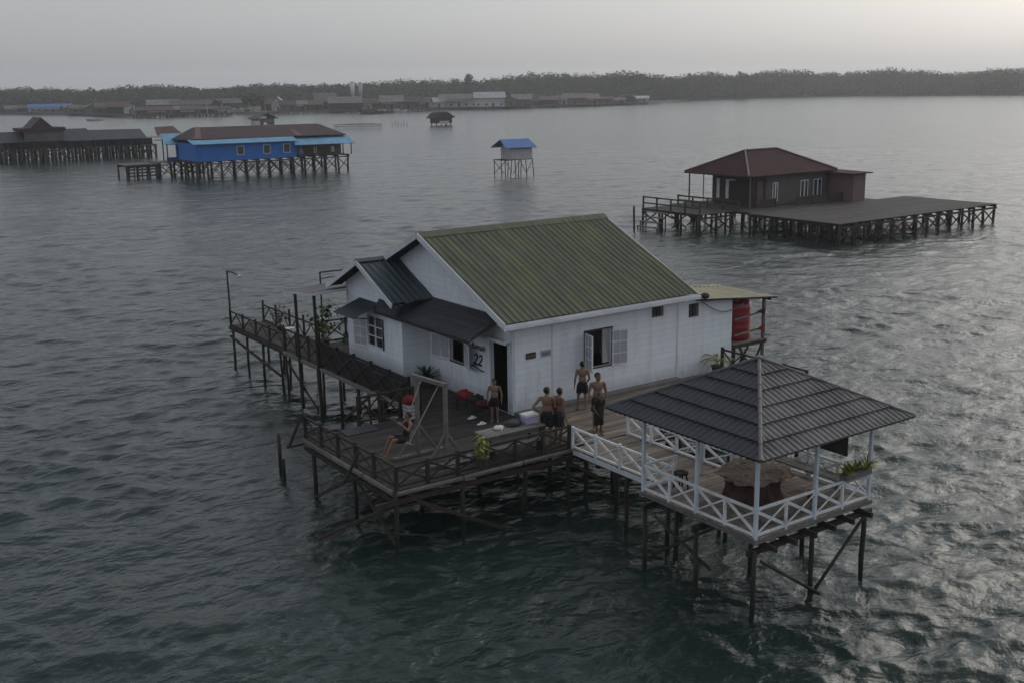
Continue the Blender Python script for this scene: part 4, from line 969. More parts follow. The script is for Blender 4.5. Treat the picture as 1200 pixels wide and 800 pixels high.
# ================================================================== PEOPLE
def basis(fwd, upv):
    z = Vector(upv).normalized(); y = z.cross(Vector(fwd)).normalized(); x = y.cross(z)
    return Matrix((x, y, z)).transposed()
def remeshed(mb, vox, smooth_it, name, mats):
    me = bpy.data.meshes.new('tmp'); me.from_pydata([Vector(v) for v in mb.v], [], mb.f)
    bm = bmesh.new(); bm.from_mesh(me); bmesh.ops.recalc_face_normals(bm, faces=bm.faces); bm.to_mesh(me); bm.free()
    o = bpy.data.objects.new('tmp', me); COL.objects.link(o)
    m1 = o.modifiers.new('r', 'REMESH'); m1.mode = 'VOXEL'; m1.voxel_size = vox; m1.use_smooth_shade = True
    m2 = o.modifiers.new('s', 'SMOOTH'); m2.factor = .5; m2.iterations = smooth_it
    dg = bpy.context.evaluated_depsgraph_get(); ev = o.evaluated_get(dg)
    res = bpy.data.meshes.new_from_object(ev); res.name = name
    bpy.data.objects.remove(o); bpy.data.meshes.remove(me)
    res.materials.clear()
    for m_ in mats: res.materials.append(m_)
    res.polygons.foreach_set('use_smooth', [True]*len(res.polygons))
    return res
STAND = dict(pel=(0,0,.92), ch=(.01,0,1.27), nk=(0,0,1.45), hd=(.035,0,1.595),
             shL=(0,.185,1.39), elL=(-.02,.235,1.11), wrL=(.05,.245,.87), hiL=(0,.088,.88), knL=(.02,.10,.48), anL=(-.02,.105,.075), toL=(.17,.13,.03),
             shR=(0,-.185,1.39), elR=(-.02,-.235,1.11), wrR=(.05,-.245,.87), hiR=(0,-.088,.88), knR=(.02,-.10,.48), anR=(-.02,-.105,.075), toR=(.17,-.13,.03))
def person(label, loc, az, scale, pose, skin='skin', hair='short', leg=.5, cloth='black_cloth', look=0, belly=1.0, up_t=(0,0,1), shoes=None):
    """local frame: x forward, y left, z up for a 1.72 m adult; az = direction faced (degrees, counter-clockwise from +X)"""
    root = thing('person', label, 'person', loc); root.rotation_euler = (0,0,R(az)); root.scale = (scale,)*3
    root['_o'] = [0,0,0]
    J_ = {k: Vector(v) for k, v in {**STAND, **pose}.items()}
    b = MB(); tu = (J_['nk']-J_['pel']).normalized(); lf = (J_['shL']-J_['shR']).normalized(); tf = lf.cross(tu).normalized()
    B = basis(tf, tu)
    b.ell(J_['ch']+tu*.04, (.105,.155,.17), B, 18, 12); b.ell(J_['pel'].lerp(J_['ch'],.48)+tf*.012, (.098*belly,.137*belly,.17), B, 18, 12)
    b.ell(J_['pel'], (.108,.152,.12), B, 18, 12); b.ell(J_['ch']+tu*.1-tf*.015, (.075,.165,.075), B, 16, 10)
    for s in 'LR':
        sh, el, wr, hi, kn, an, to = (J_[k+s] for k in ('sh','el','wr','hi','kn','an','to'))
        b.tcone(J_['nk']-tu*.035, .05, sh, .055); b.tcone(sh, .055, el, .036); b.tcone(sh.lerp(el,.35), .05, el, .036); b.tcone(el, .037, wr, .025); b.tcone(el.lerp(wr,.22), .040, wr, .025)
        b.tcone(hi, .09, kn, .053); b.tcone(kn, .053, an, .033); b.ell(kn.lerp(an,.28)-(to-an).normalized()*.018, (.05,.048,.11), basis((to-an), (kn-an)), 12, 8)
        fd = (to-an); fd.z = 0 if abs(fd.z) < .1 else fd.z; hl = an+(to-an).normalized()*-.035; hl.z = min(hl.z, to.z+.012)
        b.tcone(hl, .034, to, .028); b.tcone(an, .033, hl.lerp(to,.45)+Vector((0,0,.01)), .034); b.ell(hl.lerp(to,.8), (.055,.043,.024), basis(to-hl,(0,0,1)), 12, 8)
        # hand: palm, four fingers, thumb
        hd_ = (wr-el).normalized(); hs_ = lf*(1 if s == 'L' else -1); nn = hd_.cross(tf).normalized() if abs(hd_.dot(tf)) < .9 else lf
        ac = hd_.cross(nn).normalized(); pc = wr+hd_*.055
        b.ell(pc, (.020,.040,.056), Matrix((nn, ac, hd_)).transposed(), 12, 8)
        for q in range(4):
            L_ = (.066,.078,.074,.058)[q]; o_ = ac*(-.030+.020*q); c1 = wr+hd_*.095+o_; c2 = c1+hd_*L_*.55+ac*(-.006+.004*q); c3 = c2+(hd_*.75+nn*(-.5 if s == 'L' else .5)).normalized()*L_*.5
            b.tcone(c1-hd_*.03, .0115, c2, .0105, 8); b.tcone(c2, .0105, c3, .0092, 8)
        tb = wr+hd_*.03-ac*.03; b.tcone(tb, .0145, tb-ac*.03+hd_*.035, .012, 8); b.tcone(tb-ac*.03+hd_*.035, .012, tb-ac*.032+hd_*.065, .010, 8)
    # neck and head
    hdp = J_['hd']; hf = (Matrix.Rotation(R(look), 3, tu) @ tf).normalized(); hu = (tu*.55+Vector((0,0,.45))).normalized(); HB = basis(hf, hu); HM = lambda x, y, z: hdp+HB @ Vector((x,y,z))
    b.tcone(J_['nk']-tu*.03, .056, hdp-hu*.06, .052)
    b.ell(hdp+hu*.02, (.095,.077,.098), HB, 18, 12); b.ell(HM(.02,0,-.045), (.07,.058,.072), HB, 16, 10); b.ell(HM(.062,0,-.095), (.022,.03,.02), HB, 10, 7)
    b.tcone(HM(.088,0,.012), .008, HM(.108,0,-.03), .014, 8); b.ell(HM(.095,0,-.036), (.014,.02,.01), HB, 10, 6); b.ell(HM(.078,0,.034), (.02,.055,.012), HB, 12, 6); b.ell(HM(.084,0,-.066), (.013,.026,.010), HB, 12, 6)
    for s_ in (-1,1): b.ell(HM(-.005,.078*s_,-.008), (.022,.012,.034), HB, 10, 8); b.ell(HM(.066,.036*s_,-.028), (.022,.022,.022), HB, 10, 6)
    me = remeshed(b, .0085, 3, 'body', [M[skin], M['eye'], M['lip']])
    ey = [HM(.086,.031,.012), HM(.086,-.031,.012)]; br = [HM(.093,.032,.036), HM(.093,-.032,.036)]; lp = HM(.096,0,-.066)
    for p in me.polygons:
        c = p.center
        if (c-hdp).length < .16:
            loc_ = HB.transposed() @ (c-hdp)
            if loc_.x > .05:
                if any(abs((HB.transposed()@(c-e)).y) < .014 and abs((HB.transposed()@(c-e)).z) < .008 for e in ey) or any(abs((HB.transposed()@(c-e)).y) < .018 and abs((HB.transposed()@(c-e)).z) < .006 for e in br): p.material_index = 1
                elif abs((HB.transposed()@(c-lp)).y) < .024 and abs((HB.transposed()@(c-lp)).z) < .008: p.material_index = 2
    o = bpy.data.objects.new('body', me); COL.objects.link(o); o.parent = root
    # hair
    hb = MB(); hb.ell(hdp+hu*.032-hf*.006, (.107,.090,.103), HB, 24, 16)
    keep = []; V_ = []
    for v in hb.v:
        l_ = HB.transposed() @ (Vector(v)-hdp); k = 1+.05*noise.noise(Vector(v)*45)+.03*noise.noise(Vector(v)*90)
        V_.append(hdp+HB @ (Vector((l_.x, l_.y, l_.z))*k))
    lim = lambda l_: l_.z > (.062 if l_.x > .045 else (.018 if l_.x > -.01 else -.062))
    keep = [f for f in hb.f if all(lim(HB.transposed() @ (Vector(hb.v[i])-hdp)) for i in f)]
    h2 = MB(); h2.v = V_; h2.f = keep
    hm_ = bpy.data.meshes.new('hair'); hm_.from_pydata([Vector(v) for v in h2.v], [], h2.f); hm_.materials.append(M['hair'])
    ho = bpy.data.objects.new('hair', hm_); COL.objects.link(ho); ho.parent = root
    sm = ho.modifiers.new('solid', 'SOLIDIFY'); sm.thickness = .012
    # shorts
    sh_ = MB(); sh_.ell(J_['pel']+tu*.015, (.122,.166,.115), B, 18, 12)
    for s in 'LR':
        hi, kn, an = J_['hi'+s], J_['kn'+s], J_['an'+s]
        e = hi.lerp(kn, min(1, leg/.5*.62)) if leg <= .8 else kn.lerp(an, leg-.8)
        sh_.cyl(hi+(hi-kn).normalized()*.02, e, .108, .10 if leg <= .8 else .09, 16)
        if leg > .8: sh_.cyl(hi, e, .11, .098, 16)
    sm_ = remeshed(sh_, .013, 3, 'shorts', [M[cloth]]); so_ = bpy.data.objects.new('shorts', sm_); COL.objects.link(so_); so_.parent = root
    return root, J_
def deg_to(dx, dy): return math.degrees(math.atan2(dy, dx))
CAMD = deg_to(-.56,-.83)
person('shirtless boy in black shorts facing us beside the dark doorway', (-.78,-.20,.0), CAMD-4, .74, dict(elL=(-.03,.27,1.12),elR=(-.03,-.27,1.12),wrL=(.04,.27,.88),wrR=(.05,-.26,.88)), 'skin', leg=.52, belly=1.12)
person('shirtless man with hand on hip seen from behind, left one of the talking pair', (-.86,-2.78,.0), CAMD+172, .935, dict(elL=(-.10,.38,1.16),wrL=(.06,.21,.97),elR=(.04,-.25,1.14),wrR=(.22,-.20,1.0),hd=(.05,.0,1.585)), 'skin', leg=.62, look=-40)
person('shirtless young man in dark shorts at the right of the talking pair, arms hanging', (-.55,-2.88,.0), CAMD+128, .91, dict(wrL=(.10,.235,.88),wrR=(.04,-.25,.87),hd=(.055,0,1.58)), 'skin2', leg=.66, look=12, cloth='navy_cloth')
person('shirtless boy in black shorts standing with his back to us at the open window', (1.93,-.80,.0), CAMD+176, .85, dict(elL=(-.05,.25,1.12),wrL=(.02,.27,.88),wrR=(.12,-.16,.95),elR=(.02,-.24,1.12),knL=(.03,.14,.48),anL=(-.01,.16,.075),toL=(.16,.2,.03)), 'skin', leg=.55, look=-25)
person('shirtless man standing just behind the child in black near the boardwalk', (1.02,-2.60,.0), CAMD+6, .965, dict(elL=(-.02,.25,1.12),wrL=(.06,.22,.88),elR=(.0,-.26,1.12),wrR=(.10,-.22,.88),hd=(.03,0,1.60)), 'skin', leg=.6, look=35)
P7, J7 = person('small child dressed in black standing in front of a shirtless man near the boardwalk', (.80,-2.92,.0), CAMD+20, .70, dict(elL=(.02,.24,1.12),wrL=(.14,.15,.96),elR=(.02,-.24,1.12),wrR=(.14,-.15,.96)), 'skin2', leg=.98, look=-10)
b7 = MB(); B7 = basis((1,0,0),(0,0,1)); b7.ell(J7['ch']+Vector((0,0,.03)), (.12,.172,.19), B7, 18, 12); b7.ell(J7['pel'].lerp(J7['ch'],.4), (.125,.165,.22), B7, 18, 12); b7.cyl((0,0,.72),(0,0,1.05),.185,.15,18)
for s_ in 'LR': b7.tcone(J7['sh'+s_], .072, J7['sh'+s_].lerp(J7['el'+s_],.45), .06)
o7 = bpy.data.objects.new('shirt', remeshed(b7, .013, 3, 'shirt', [M['black_cloth']])); COL.objects.link(o7); o7.parent = P7
# boy leaning back on the swing, arms up along the ropes
sit = dict(pel=(-.02,0,.10), ch=(-.12,0,.44), nk=(-.17,0,.62), hd=(-.15,0,.77), shL=(-.14,.185,.56), shR=(-.14,-.185,.56),
           elL=(.0,.27,.40), wrL=(.16,.22,.58), elR=(.0,-.27,.40), wrR=(.16,-.22,.58),
           hiL=(.04,.09,.08), hiR=(.04,-.09,.08), knL=(.44,.14,.14), knR=(.43,-.11,.17), anL=(.66,.15,-.22), anR=(.60,-.13,-.25), toL=(.82,.17,-.31), toR=(.77,-.14,-.35))
P6, J6 = person('boy in black sitting on the swing, leaning back and holding the ropes', tuple(SEAT), 176, .84, sit, 'skin', leg=.55, look=-25)
b6 = MB(); tu6 = (J6['nk']-J6['pel']).normalized(); B6 = basis((J6['shL']-J6['shR']).cross(tu6), tu6)
b6.ell(J6['ch']+tu6*.03, (.118,.168,.175), B6, 18, 12); b6.ell(J6['pel'].lerp(J6['ch'],.45), (.112,.15,.2), B6, 18, 12)
o6 = bpy.data.objects.new('shirt', remeshed(b6, .012, 3, 'shirt', [M['black_cloth']])); COL.objects.link(o6); o6.parent = P6

# ================================================================== BROWN HOUSE ON ITS OWN PLATFORM (right)
dz = -.25
platform('platform', 'wide bare plank platform on many crossed piles beside the maroon roofed house', 43.4, 62.2, 23.1, 31.4, dz, 14, 5, 'dark_board', True, .11, 'platform')
platform('platform', 'plank terrace on piles under the maroon roofed house', 44.0, 58.4, 31.5, 40.2, dz-.01, 9, 4, 'dark_board', False, .11, 'platform')
platform('platform', 'small plank landing with steps left of the maroon roofed house', 40.3, 43.9, 33.2, 39.7, dz-.02, 3, 4, 'dark_board', True, .10, 'platform', 'y')
stp = thing('landing_steps', 'wooden water steps at the left end of the small landing', 'steps', (39.6,37.7,WATER))
for k in range(4):
    x = 40.15-.28*k; z = dz-.15-.35*k
    MB().box(x-.26, x, 36.6, 38.9, z-.07, z).build('tread', M['grey_wood'], stp)
    for y in (36.65, 38.85): MB().beam((x-.13,y,WATER-.8),(x-.13,y,z-.06),.08,.08).build('leg', M['pile_wood'], stp)
BH = thing('brown_house', 'dark brown house with maroon hip roof and white framed windows', 'house', (51, 36, dz))
mb = MB(); wall(mb, 'y', 34.1, 47.3, 55.4, dz, 2.15, [], .1, 1); wall(mb, 'y', 39.0, 47.3, 55.4, dz, 2.15, [], .1, -1); wall(mb, 'x', 55.4, 34.2, 38.9, dz, 2.15, [], .1, -1)
mb.build('wall', M['taupe_wall'], BH)
mb = MB(); wall(mb, 'x', 47.3, 34.2, 38.9, dz, 2.15, [], .1, 1); wall(mb, 'y', 34.06, 46.7, 48.2, dz, 2.15, [(46.95,47.9,dz+.02,1.7)], .03, 1); mb.build('side_wall', M['dark_brown_wall'], BH, 'dark brown end wall with the doorway')
MB().box(47.28,47.295,34.9,37.0,dz,1.7).build('door', M['dark_void'], BH)
for u0_, u1_, mt in ((48.95,49.55,'white_paint'),(52.2,53.1,'white_paint'),(53.75,54.75,'pale_blue_paint')):
    f = window_far(BH, 'y', 34.1, u0_, u1_, .02, 1.5, mt); MB().box((u0_+u1_)/2-.06,(u0_+u1_)/2+.06,34.03,34.075,.02,1.5).build('mullion', M[mt], BH).parent = f
for y in (37.15,38.15): window_far(BH, 'x', 47.28, y, y+.3, .15, 1.7, 'white_paint', 'white_plastic')
hx0, hx1, hy0, hy1, he_ = 45.5, 55.8, 33.4, 40.4, 2.2
hr0, hr1, hry, hz_ = 48.66, 52.34, 36.85, 3.88
mb = MB()
rv = [(hx0,hy0,he_),(hx1,hy0,he_),(hx1,hy1,he_),(hx0,hy1,he_),(hr0,hry,hz_),(hr1,hry,hz_)]
rb = [(x,y,z-.10) for x,y,z in rv]
mb.add(rv+rb, [(0,1,5,4),(1,2,5),(2,3,4,5),(3,0,4),(6,10,11,7),(7,11,8),(8,11,10,9),(9,10,6),(0,6,7,1),(1,7,8,2),(2,8,9,3),(3,9,6,0)])
rf = mb.build('roof', M['maroon_roof'], BH)
for a, b_ in ((0,4),(3,4),(1,5),(2,5),(4,5)): MB().cyl(Vector(rv[a])+Vector((0,0,.05)), Vector(rv[b_])+Vector((0,0,.05)), .07, .07, 8).build('hip_cap', M['mauve_wall' if (a,b_) != (0,4) else 'ridge_cap'], BH).parent = rf
mb = MB(); wall(mb, 'x', 55.6, 31.6, 34.05, dz, 1.93, [], .1, 1); wall(mb, 'y', 31.6, 55.7, 57.1, dz, 1.93, [], .1, 1); wall(mb, 'x', 57.1, 31.7, 36, dz, 1.93, [], .1, -1); mb.build('extension_wall', M['mauve_wall'], BH, 'plain mauve brown extension wall')
MB().slab([(54.9,31.2,2.02),(57.5,31.2,2.0),(57.5,36.5,2.06),(54.9,36.5,2.08)],.08).build('extension_roof', M['maroon_roof'], BH)
for x, y in ((45.9,33.6),(45.9,40.2)): MB().cyl((x,y,dz),(x,y,he_-.08),.07,.06,8).build('porch_post', M['mauve_wall'], BH)
MB().cyl((46.9,39.6,dz),(46.9,39.6,he_-.05),.05,.05,8).build('porch_post', M['pale_wall'], BH)
MB().ell((46.9,36.4,1.72),(.35,.35,.10)).build('porch_lamp', M['white_plastic'], BH)
railing('low_railing', 'low brown railing in front of the maroon roofed house, right stretch', (50.2,32.6,dz), (55.6,32.6,dz), 3, .62, 'brown_wood', style='b', group='railings of the maroon roofed house', post=.12, rail=.1)
railing('low_railing', 'low brown railing left of the doorway of the maroon roofed house', (44.1,33.0,dz), (44.1,39.6,dz), 4, .7, 'brown_wood', style='n', group='railings of the maroon roofed house', post=.12, rail=.12, low=.35)
railing('low_railing', 'thin railing round the small landing above the water steps', (40.4,33.4,dz), (40.4,39.6,dz), 4, .85, 'brown_wood', style='n', group='railings of the maroon roofed house', post=.12, rail=.1, low=.4)
railing('low_railing', 'short low railing at the porch corner post of the maroon roofed house', (47.0,33.4,dz), (48.6,33.4,dz), 1, .55, 'brown_wood', style='b', group='railings of the maroon roofed house', post=.1, rail=.1)
o = MB().cyl((38.25,38.2,WATER-1.2),(38.2,38.2,.12),.09,.08,8,.01).build('mooring_post', M['pile_wood'], None, None, True); solo(o, 'single thin post in the water left of the maroon roofed house', 'post')

# ================================================================== BLUE HOUSE (left middle)
db = .45
platform('platform', 'dark pile platform carrying the blue house', 29.4, 50.8, 110.1, 118.5, db, 14, 3, 'dark_board', True, .14, 'platform')
platform('platform', 'low floating dock with slatted front left of the blue house', 22.9, 27.0, 117.0, 120.5, .05, 4, 2, 'grey_wood', False, .12, 'platform')
dk = thing('slatted_cage', 'dark slatted fish cage under the floating dock left of the blue house', 'fish cage', (25,116.9,WATER))
for z in (-1.35,-.95,-.55,-.15): MB().beam((22.9,116.9,z),(26.9,116.9,z),.08,.16).build('slat', M['dark_wood'], dk)
for x in (22.95,23.9,24.9,25.9,26.9): MB().beam((x,116.82,WATER-.4),(x,116.82,0),.12,.12).build('post', M['dark_wood'], dk)
platform('platform', 'small pile landing between the floating dock and the blue house', 27.1, 33.0, 117.0, 121.5, .15, 5, 2, 'grey_wood', True, .14, 'platform')
BL = thing('blue_house', 'long bright blue stilt house with dark maroon and light blue roofs', 'house', (40,114,db))
mb = MB(); wall(mb, 'y', 110.2, 29.9, 43.0, db, 2.62, [], .12, 1); wall(mb, 'x', 29.9, 110.32, 118.3, db, 2.62, [], .12, 1); wall(mb, 'y', 118.3, 29.9, 50.6, db, 2.62, [], .12, -1); wall(mb, 'y', 112.0, 43.0, 50.4, db, 2.0, [], .12, 1); wall(mb, 'x', 43.0, 110.32, 112.0, db, 2.3, [], .12, -1)
mb.build('wall', M['blue_wall'], BL)
MB().box(45.0,50.4,111.9,111.97,db,1.95).build('store_wall', M['bark'], BL, 'unpainted brown store wall at the right end')
for a in (35.0, 38.55, 41.3): window_far(BL, 'y', 110.2, a, a+.95, 1.05, 2.2, 'white_plastic')
for a, za in ((44.3,.6),(46.3,.7),(48.9,.75)): MB().box(a,a+.45,111.80,111.88,za,za+.75).build('hanging_cloth', M['white_plastic'], BL)
lr = MB(); lr.slab([(29.2,109.6,2.62),(43.2,109.6,2.55),(43.2,111.6,3.12),(29.2,111.6,3.12)],.07)
lr.build('skirt_roof', M['sky_blue_roof'], BL)
MB().slab([(42.6,109.3,2.02),(51.2,109.3,1.95),(51.4,112.2,2.95),(43.2,112.2,2.95)],.07).build('skirt_roof', M['sky_blue_roof'], BL)
mb = MB(); rv = [(29.6,111.3,3.16),(50.9,111.3,3.05),(51.2,118.8,2.9),(29.6,118.8,3.0),(31.2,115.0,4.50),(48.6,115.0,4.45)]; rb = [(x,y,z-.1) for x,y,z in rv]
mb.add(rv+rb, [(0,1,5,4),(1,2,5),(2,3,4,5),(3,0,4),(6,10,11,7),(7,11,8),(8,11,10,9),(9,10,6),(0,6,7,1),(1,7,8,2),(2,8,9,3),(3,9,6,0)])
rf = mb.build('roof', M['brown_roof'], BL)
MB().slab([(30.1,111.45,3.24),(31.0,111.45,3.235),(32.1,114.9,4.55),(31.5,114.9,4.55)],.03).build('roof_patch', M['mauve_wall'], BL).parent = rf
MB().slab([(43.9,111.5,3.18),(44.8,111.5,3.175),(44.2,113.4,3.88),(43.8,113.4,3.88)],.03).build('roof_patch', M['mauve_wall'], BL).parent = rf
for x in (43.5,45.5,47.6,49.5,50.7): MB().cyl((x,109.5,db),(x,109.5,1.98),.08,.08,6).build('awning_post', M['bark'], BL)
lt_ = thing('open_shed', 'open shed with light blue roof left of the blue house', 'shed', (30.5,118.5,.15))
MB().slab([(28.2,117.2,2.42),(32.9,117.2,2.3),(32.7,120.5,3.62),(28.7,120.5,3.66)],.08).build('roof', M['sky_blue_roof'], lt_)
for x, y in ((28.5,117.4),(29.8,117.4),(32.3,117.4),(28.9,120.3),(32.5,120.3)): MB().cyl((x,y,.15),(x,y,2.5 if y < 118 else 3.5),.08,.08,6).build('post', M['dark_wood'], lt_)
MB().box(28.4,32.6,117.45,117.55,.2,.75).build('skirt_board', M['mid_blue_board'], lt_)
MB().slab([(28.4,120.7,3.5),(31.9,120.7,3.45),(31.5,123.5,4.5),(29,123.5,4.45)],.08).build('rear_roof', M['rust_roof'], lt_)

# ================================================================== DARK HOUSE (far left)
platform('platform', 'dark pile platform under the long dark house', 17.6, 41.6, 163.0, 171.0, .30, 20, 4, 'dark_board', True, .2, 'platform')
DH = thing('dark_house', 'long dark stilt house with grey gable front and low black roofs', 'house', (28,167,.3))
mb = MB(); wall(mb, 'y', 164.6, 17.9, 40.0, .3, 1.5, [], .15, 1); wall(mb, 'x', 17.9, 164.75, 170.5, .3, 1.6, [], .15, 1); wall(mb, 'x', 40.0, 164.75, 170.5, .3, 1.6, [], .15, -1); mb.build('wall', M['dark_brown_wall'], DH)
mb = MB(); wall(mb, 'y', 163.3, 20.9, 26.9, 1.46, 3.1, [], .15, 1); mb.build('gable_front', M['roof_grey'], DH, 'pale grey boarded upper front')
MB().slab([(17.3,163.2,1.48),(20.9,163.2,1.48),(20.9,167,3.05),(17.3,167,2.95)],.1).build('roof', M['slate_roof'], DH)
MB().slab([(26.9,163.2,1.4),(31.4,163.2,1.35),(31.4,167,3.2),(26.9,167,3.2)],.1).build('roof', M['slate_roof'], DH)
MB().slab([(31.5,163.2,1.4),(40.2,163.2,1.36),(40.2,167,2.78),(31.5,167,2.8)],.1).build('roof', M['slate_roof'], DH)
MB().slab([(17.3,167.05,3.0),(40.2,167.05,2.8),(40.2,171.2,1.5),(17.3,171.2,1.5)],.1).build('roof', M['slate_roof'], DH)
mb = MB(); mb.prism([(20.4,3.08),(27.2,3.08),(27.1,3.62),(25.3,3.62),(23.6,5.25),(21.9,3.62),(20.3,3.58)], 'y', 162.9, 168.5); mb.build('gable_roof', M['brown_roof'], DH)
MB().box(31.6,41.3,164.4,164.55,.3,1.3).build('recess_shade', M['dark_void'], DH)  # near-black sheet, shade of the recess under the low roofs as colour
for k in range(12):
    x = 18.3+1.9*k; MB().cyl((x,163.15,.3),(x,163.15,1.42),.09,.09,6).build('veranda_post', M['dark_wood'], DH)
for p, q in (((40.2,163.5,1.5),(45,166,1.3)),((41.5,164,.9),(42.8,164,.9))): MB().beam(p,q,.15,.12).build('gangway_beam', M['dark_wood'], DH)

# ================================================================== SMALL HUTS IN THE WATER
HT = thing('watch_hut', 'small white hut with bright blue gable roof on thin stilts', 'hut', (61.6,86.6,WATER))
mb = MB(); wall(mb, 'y', 85.5, 60.1, 63.2, .35, 1.85, [], .06, 1); wall(mb, 'y', 87.8, 60.1, 63.2, .35, 1.85, [], .06, -1)
for x, i_ in ((60.1,1),(63.2,-1)): wall(mb, 'x', x, 85.56, 87.74, .35, lambda y: 2.62-.7*abs(y-86.65), [], .06, i_)
mb.build('wall', M['pale_wall'], HT)
for ya_ in (85.0, 88.3): MB().slab([(58.9,ya_,1.78),(63.6,ya_,1.74),(63.5,86.65,2.74),(59.2,86.65,2.76)] if ya_ < 86 else [(63.6,ya_,1.74),(58.9,ya_,1.78),(59.2,86.65,2.76),(63.5,86.65,2.74)],.06).build('roof', M['blue_roof'], HT)
MB().box(59.0,63.3,85.4,87.9,.26,.34).build('floor', M['dark_wood'], HT)
for x in (59.1,60.1,61.2,62.2,63.2):
    for y in (85.5,87.8): MB().cyl((x+j(.2),y+j(.2),WATER-1),(x,y,.27),.06,.05,6).build('stilt', M['pile_wood'], HT)
for p, q in (((59.1,85.45,.2),(60.1,85.45,-1.2)),((60.3,85.45,-1.4),(61.2,85.45,.2)),((61.3,85.45,.2),(62.2,85.45,-1.3)),((62.2,85.45,-1.4),(63.2,85.45,.2)),((59.2,87.8,-1.3),(61,87.8,.2)),((59.0,85.5,-1.3),(59.0,87.8,.2))): MB().beam(p,q,.05,.07).build('brace', M['pile_wood'], HT)
TH = thing('thatched_hut', 'tiny dark thatched hut alone on the open water', 'hut', (147,243,WATER))
MB().box(144.0,149.4,241.5,244.5,-1.15,.5).build('wall', M['dark_brown_wall'], TH)
MB().prism([(143.2,.35),(144.6,1.55),(146.0,2.05),(147.4,1.95),(148.6,1.3),(149.9,.45),(149.9,.3),(143.2,.2)], 'y', 240.7, 245.2).build('thatch_roof', M['thatch'], TH)
MB().slab([(148,240.9,.9),(149.9,240.9,.8),(149.9,245,1.0),(148,245,1.2)],.15).build('side_roof', M['roof_dark'], TH)
for x in (144.4,146,147.6,149):
    for y in (241.7,244.3): MB().cyl((x,y,WATER-1),(x,y,-.4),.16,.14,6).build('stilt', M['pile_wood'], TH)
MB().box(145.2,148.3,241.3,241.45,-1.3,-.5).build('net', M['pale_wall'], TH)
FP = thing('fish_pen', 'low pole fish pen fence standing in the water behind the blue house', 'fish pen', (118.5,239,WATER))
for k in range(26):
    u = k/25; x, y = 113.3+10.6*u, 242-6.2*u; MB().cyl((x,y,WATER-1),(x+j(.1),y,-.35+j(.12)),.07,.06,5).build('pole', M['pile_wood'], FP)
for z in (-.5,-1.0): MB().beam((113.3,242,z),(123.9,235.8,z),.07,.1).build('rail', M['pile_wood'], FP)
MB().beam((117,242.6,-.42),(123.9,238.6,-.42),1.0,.08).build('walkway', M['grey_wood'], FP)
for k in range(6):
    x, y = 134.6+.55*k, 249.3-.7*k; o = MB().cyl((x,y,WATER-1),(x,y,-.5+j(.3)),.08,.07,5).build('net_pole', M['pile_wood']); solo(o, 'thin bare net pole in open water left of the thatched hut', 'pole', 'net poles beside the fish pen')
PH = thing('ridge_hut', 'small grey gabled hut rising behind the blue house roof', 'hut', (106,272,WATER))
mb = MB(); wall(mb, 'y', 270, 103.8, 108.6, -.9, .9, [(105.4,107.0,-.9,.5)], .15, 1); wall(mb, 'x', 103.8, 270.2, 275, -.9, 1.2, [], .15, 1); wall(mb, 'x', 108.6, 270.2, 275, -.9, 1.2, [], .15, -1); mb.build('wall', M['bark'], PH)
mb = MB(); mb.prism([(103.0,.65),(106.4,2.25),(109.4,.75),(109.4,.95),(106.4,2.5),(103.0,.85)], 'y', 269.3, 275.5); mb.build('roof', M['slate_roof'], PH)
MB().box(104.6,108.0,269.55,269.7,-.2,.55).build('awning', M['roof_grey'], PH)
MB().cyl((106.5,271,2.3),(106.5,271,4.6),.07,.05,6).build('mast', M['pale_wall'], PH)
MB().box(102.5,104.0,269,272,-.9,.3).build('lean_to', M['pale_wall'], PH)
for x in (103.9,106,108.5):
    for y in (270.2,274.8): MB().cyl((x,y,WATER-1),(x,y,-.8),.15,.14,6).build('stilt', M['pile_wood'], PH)

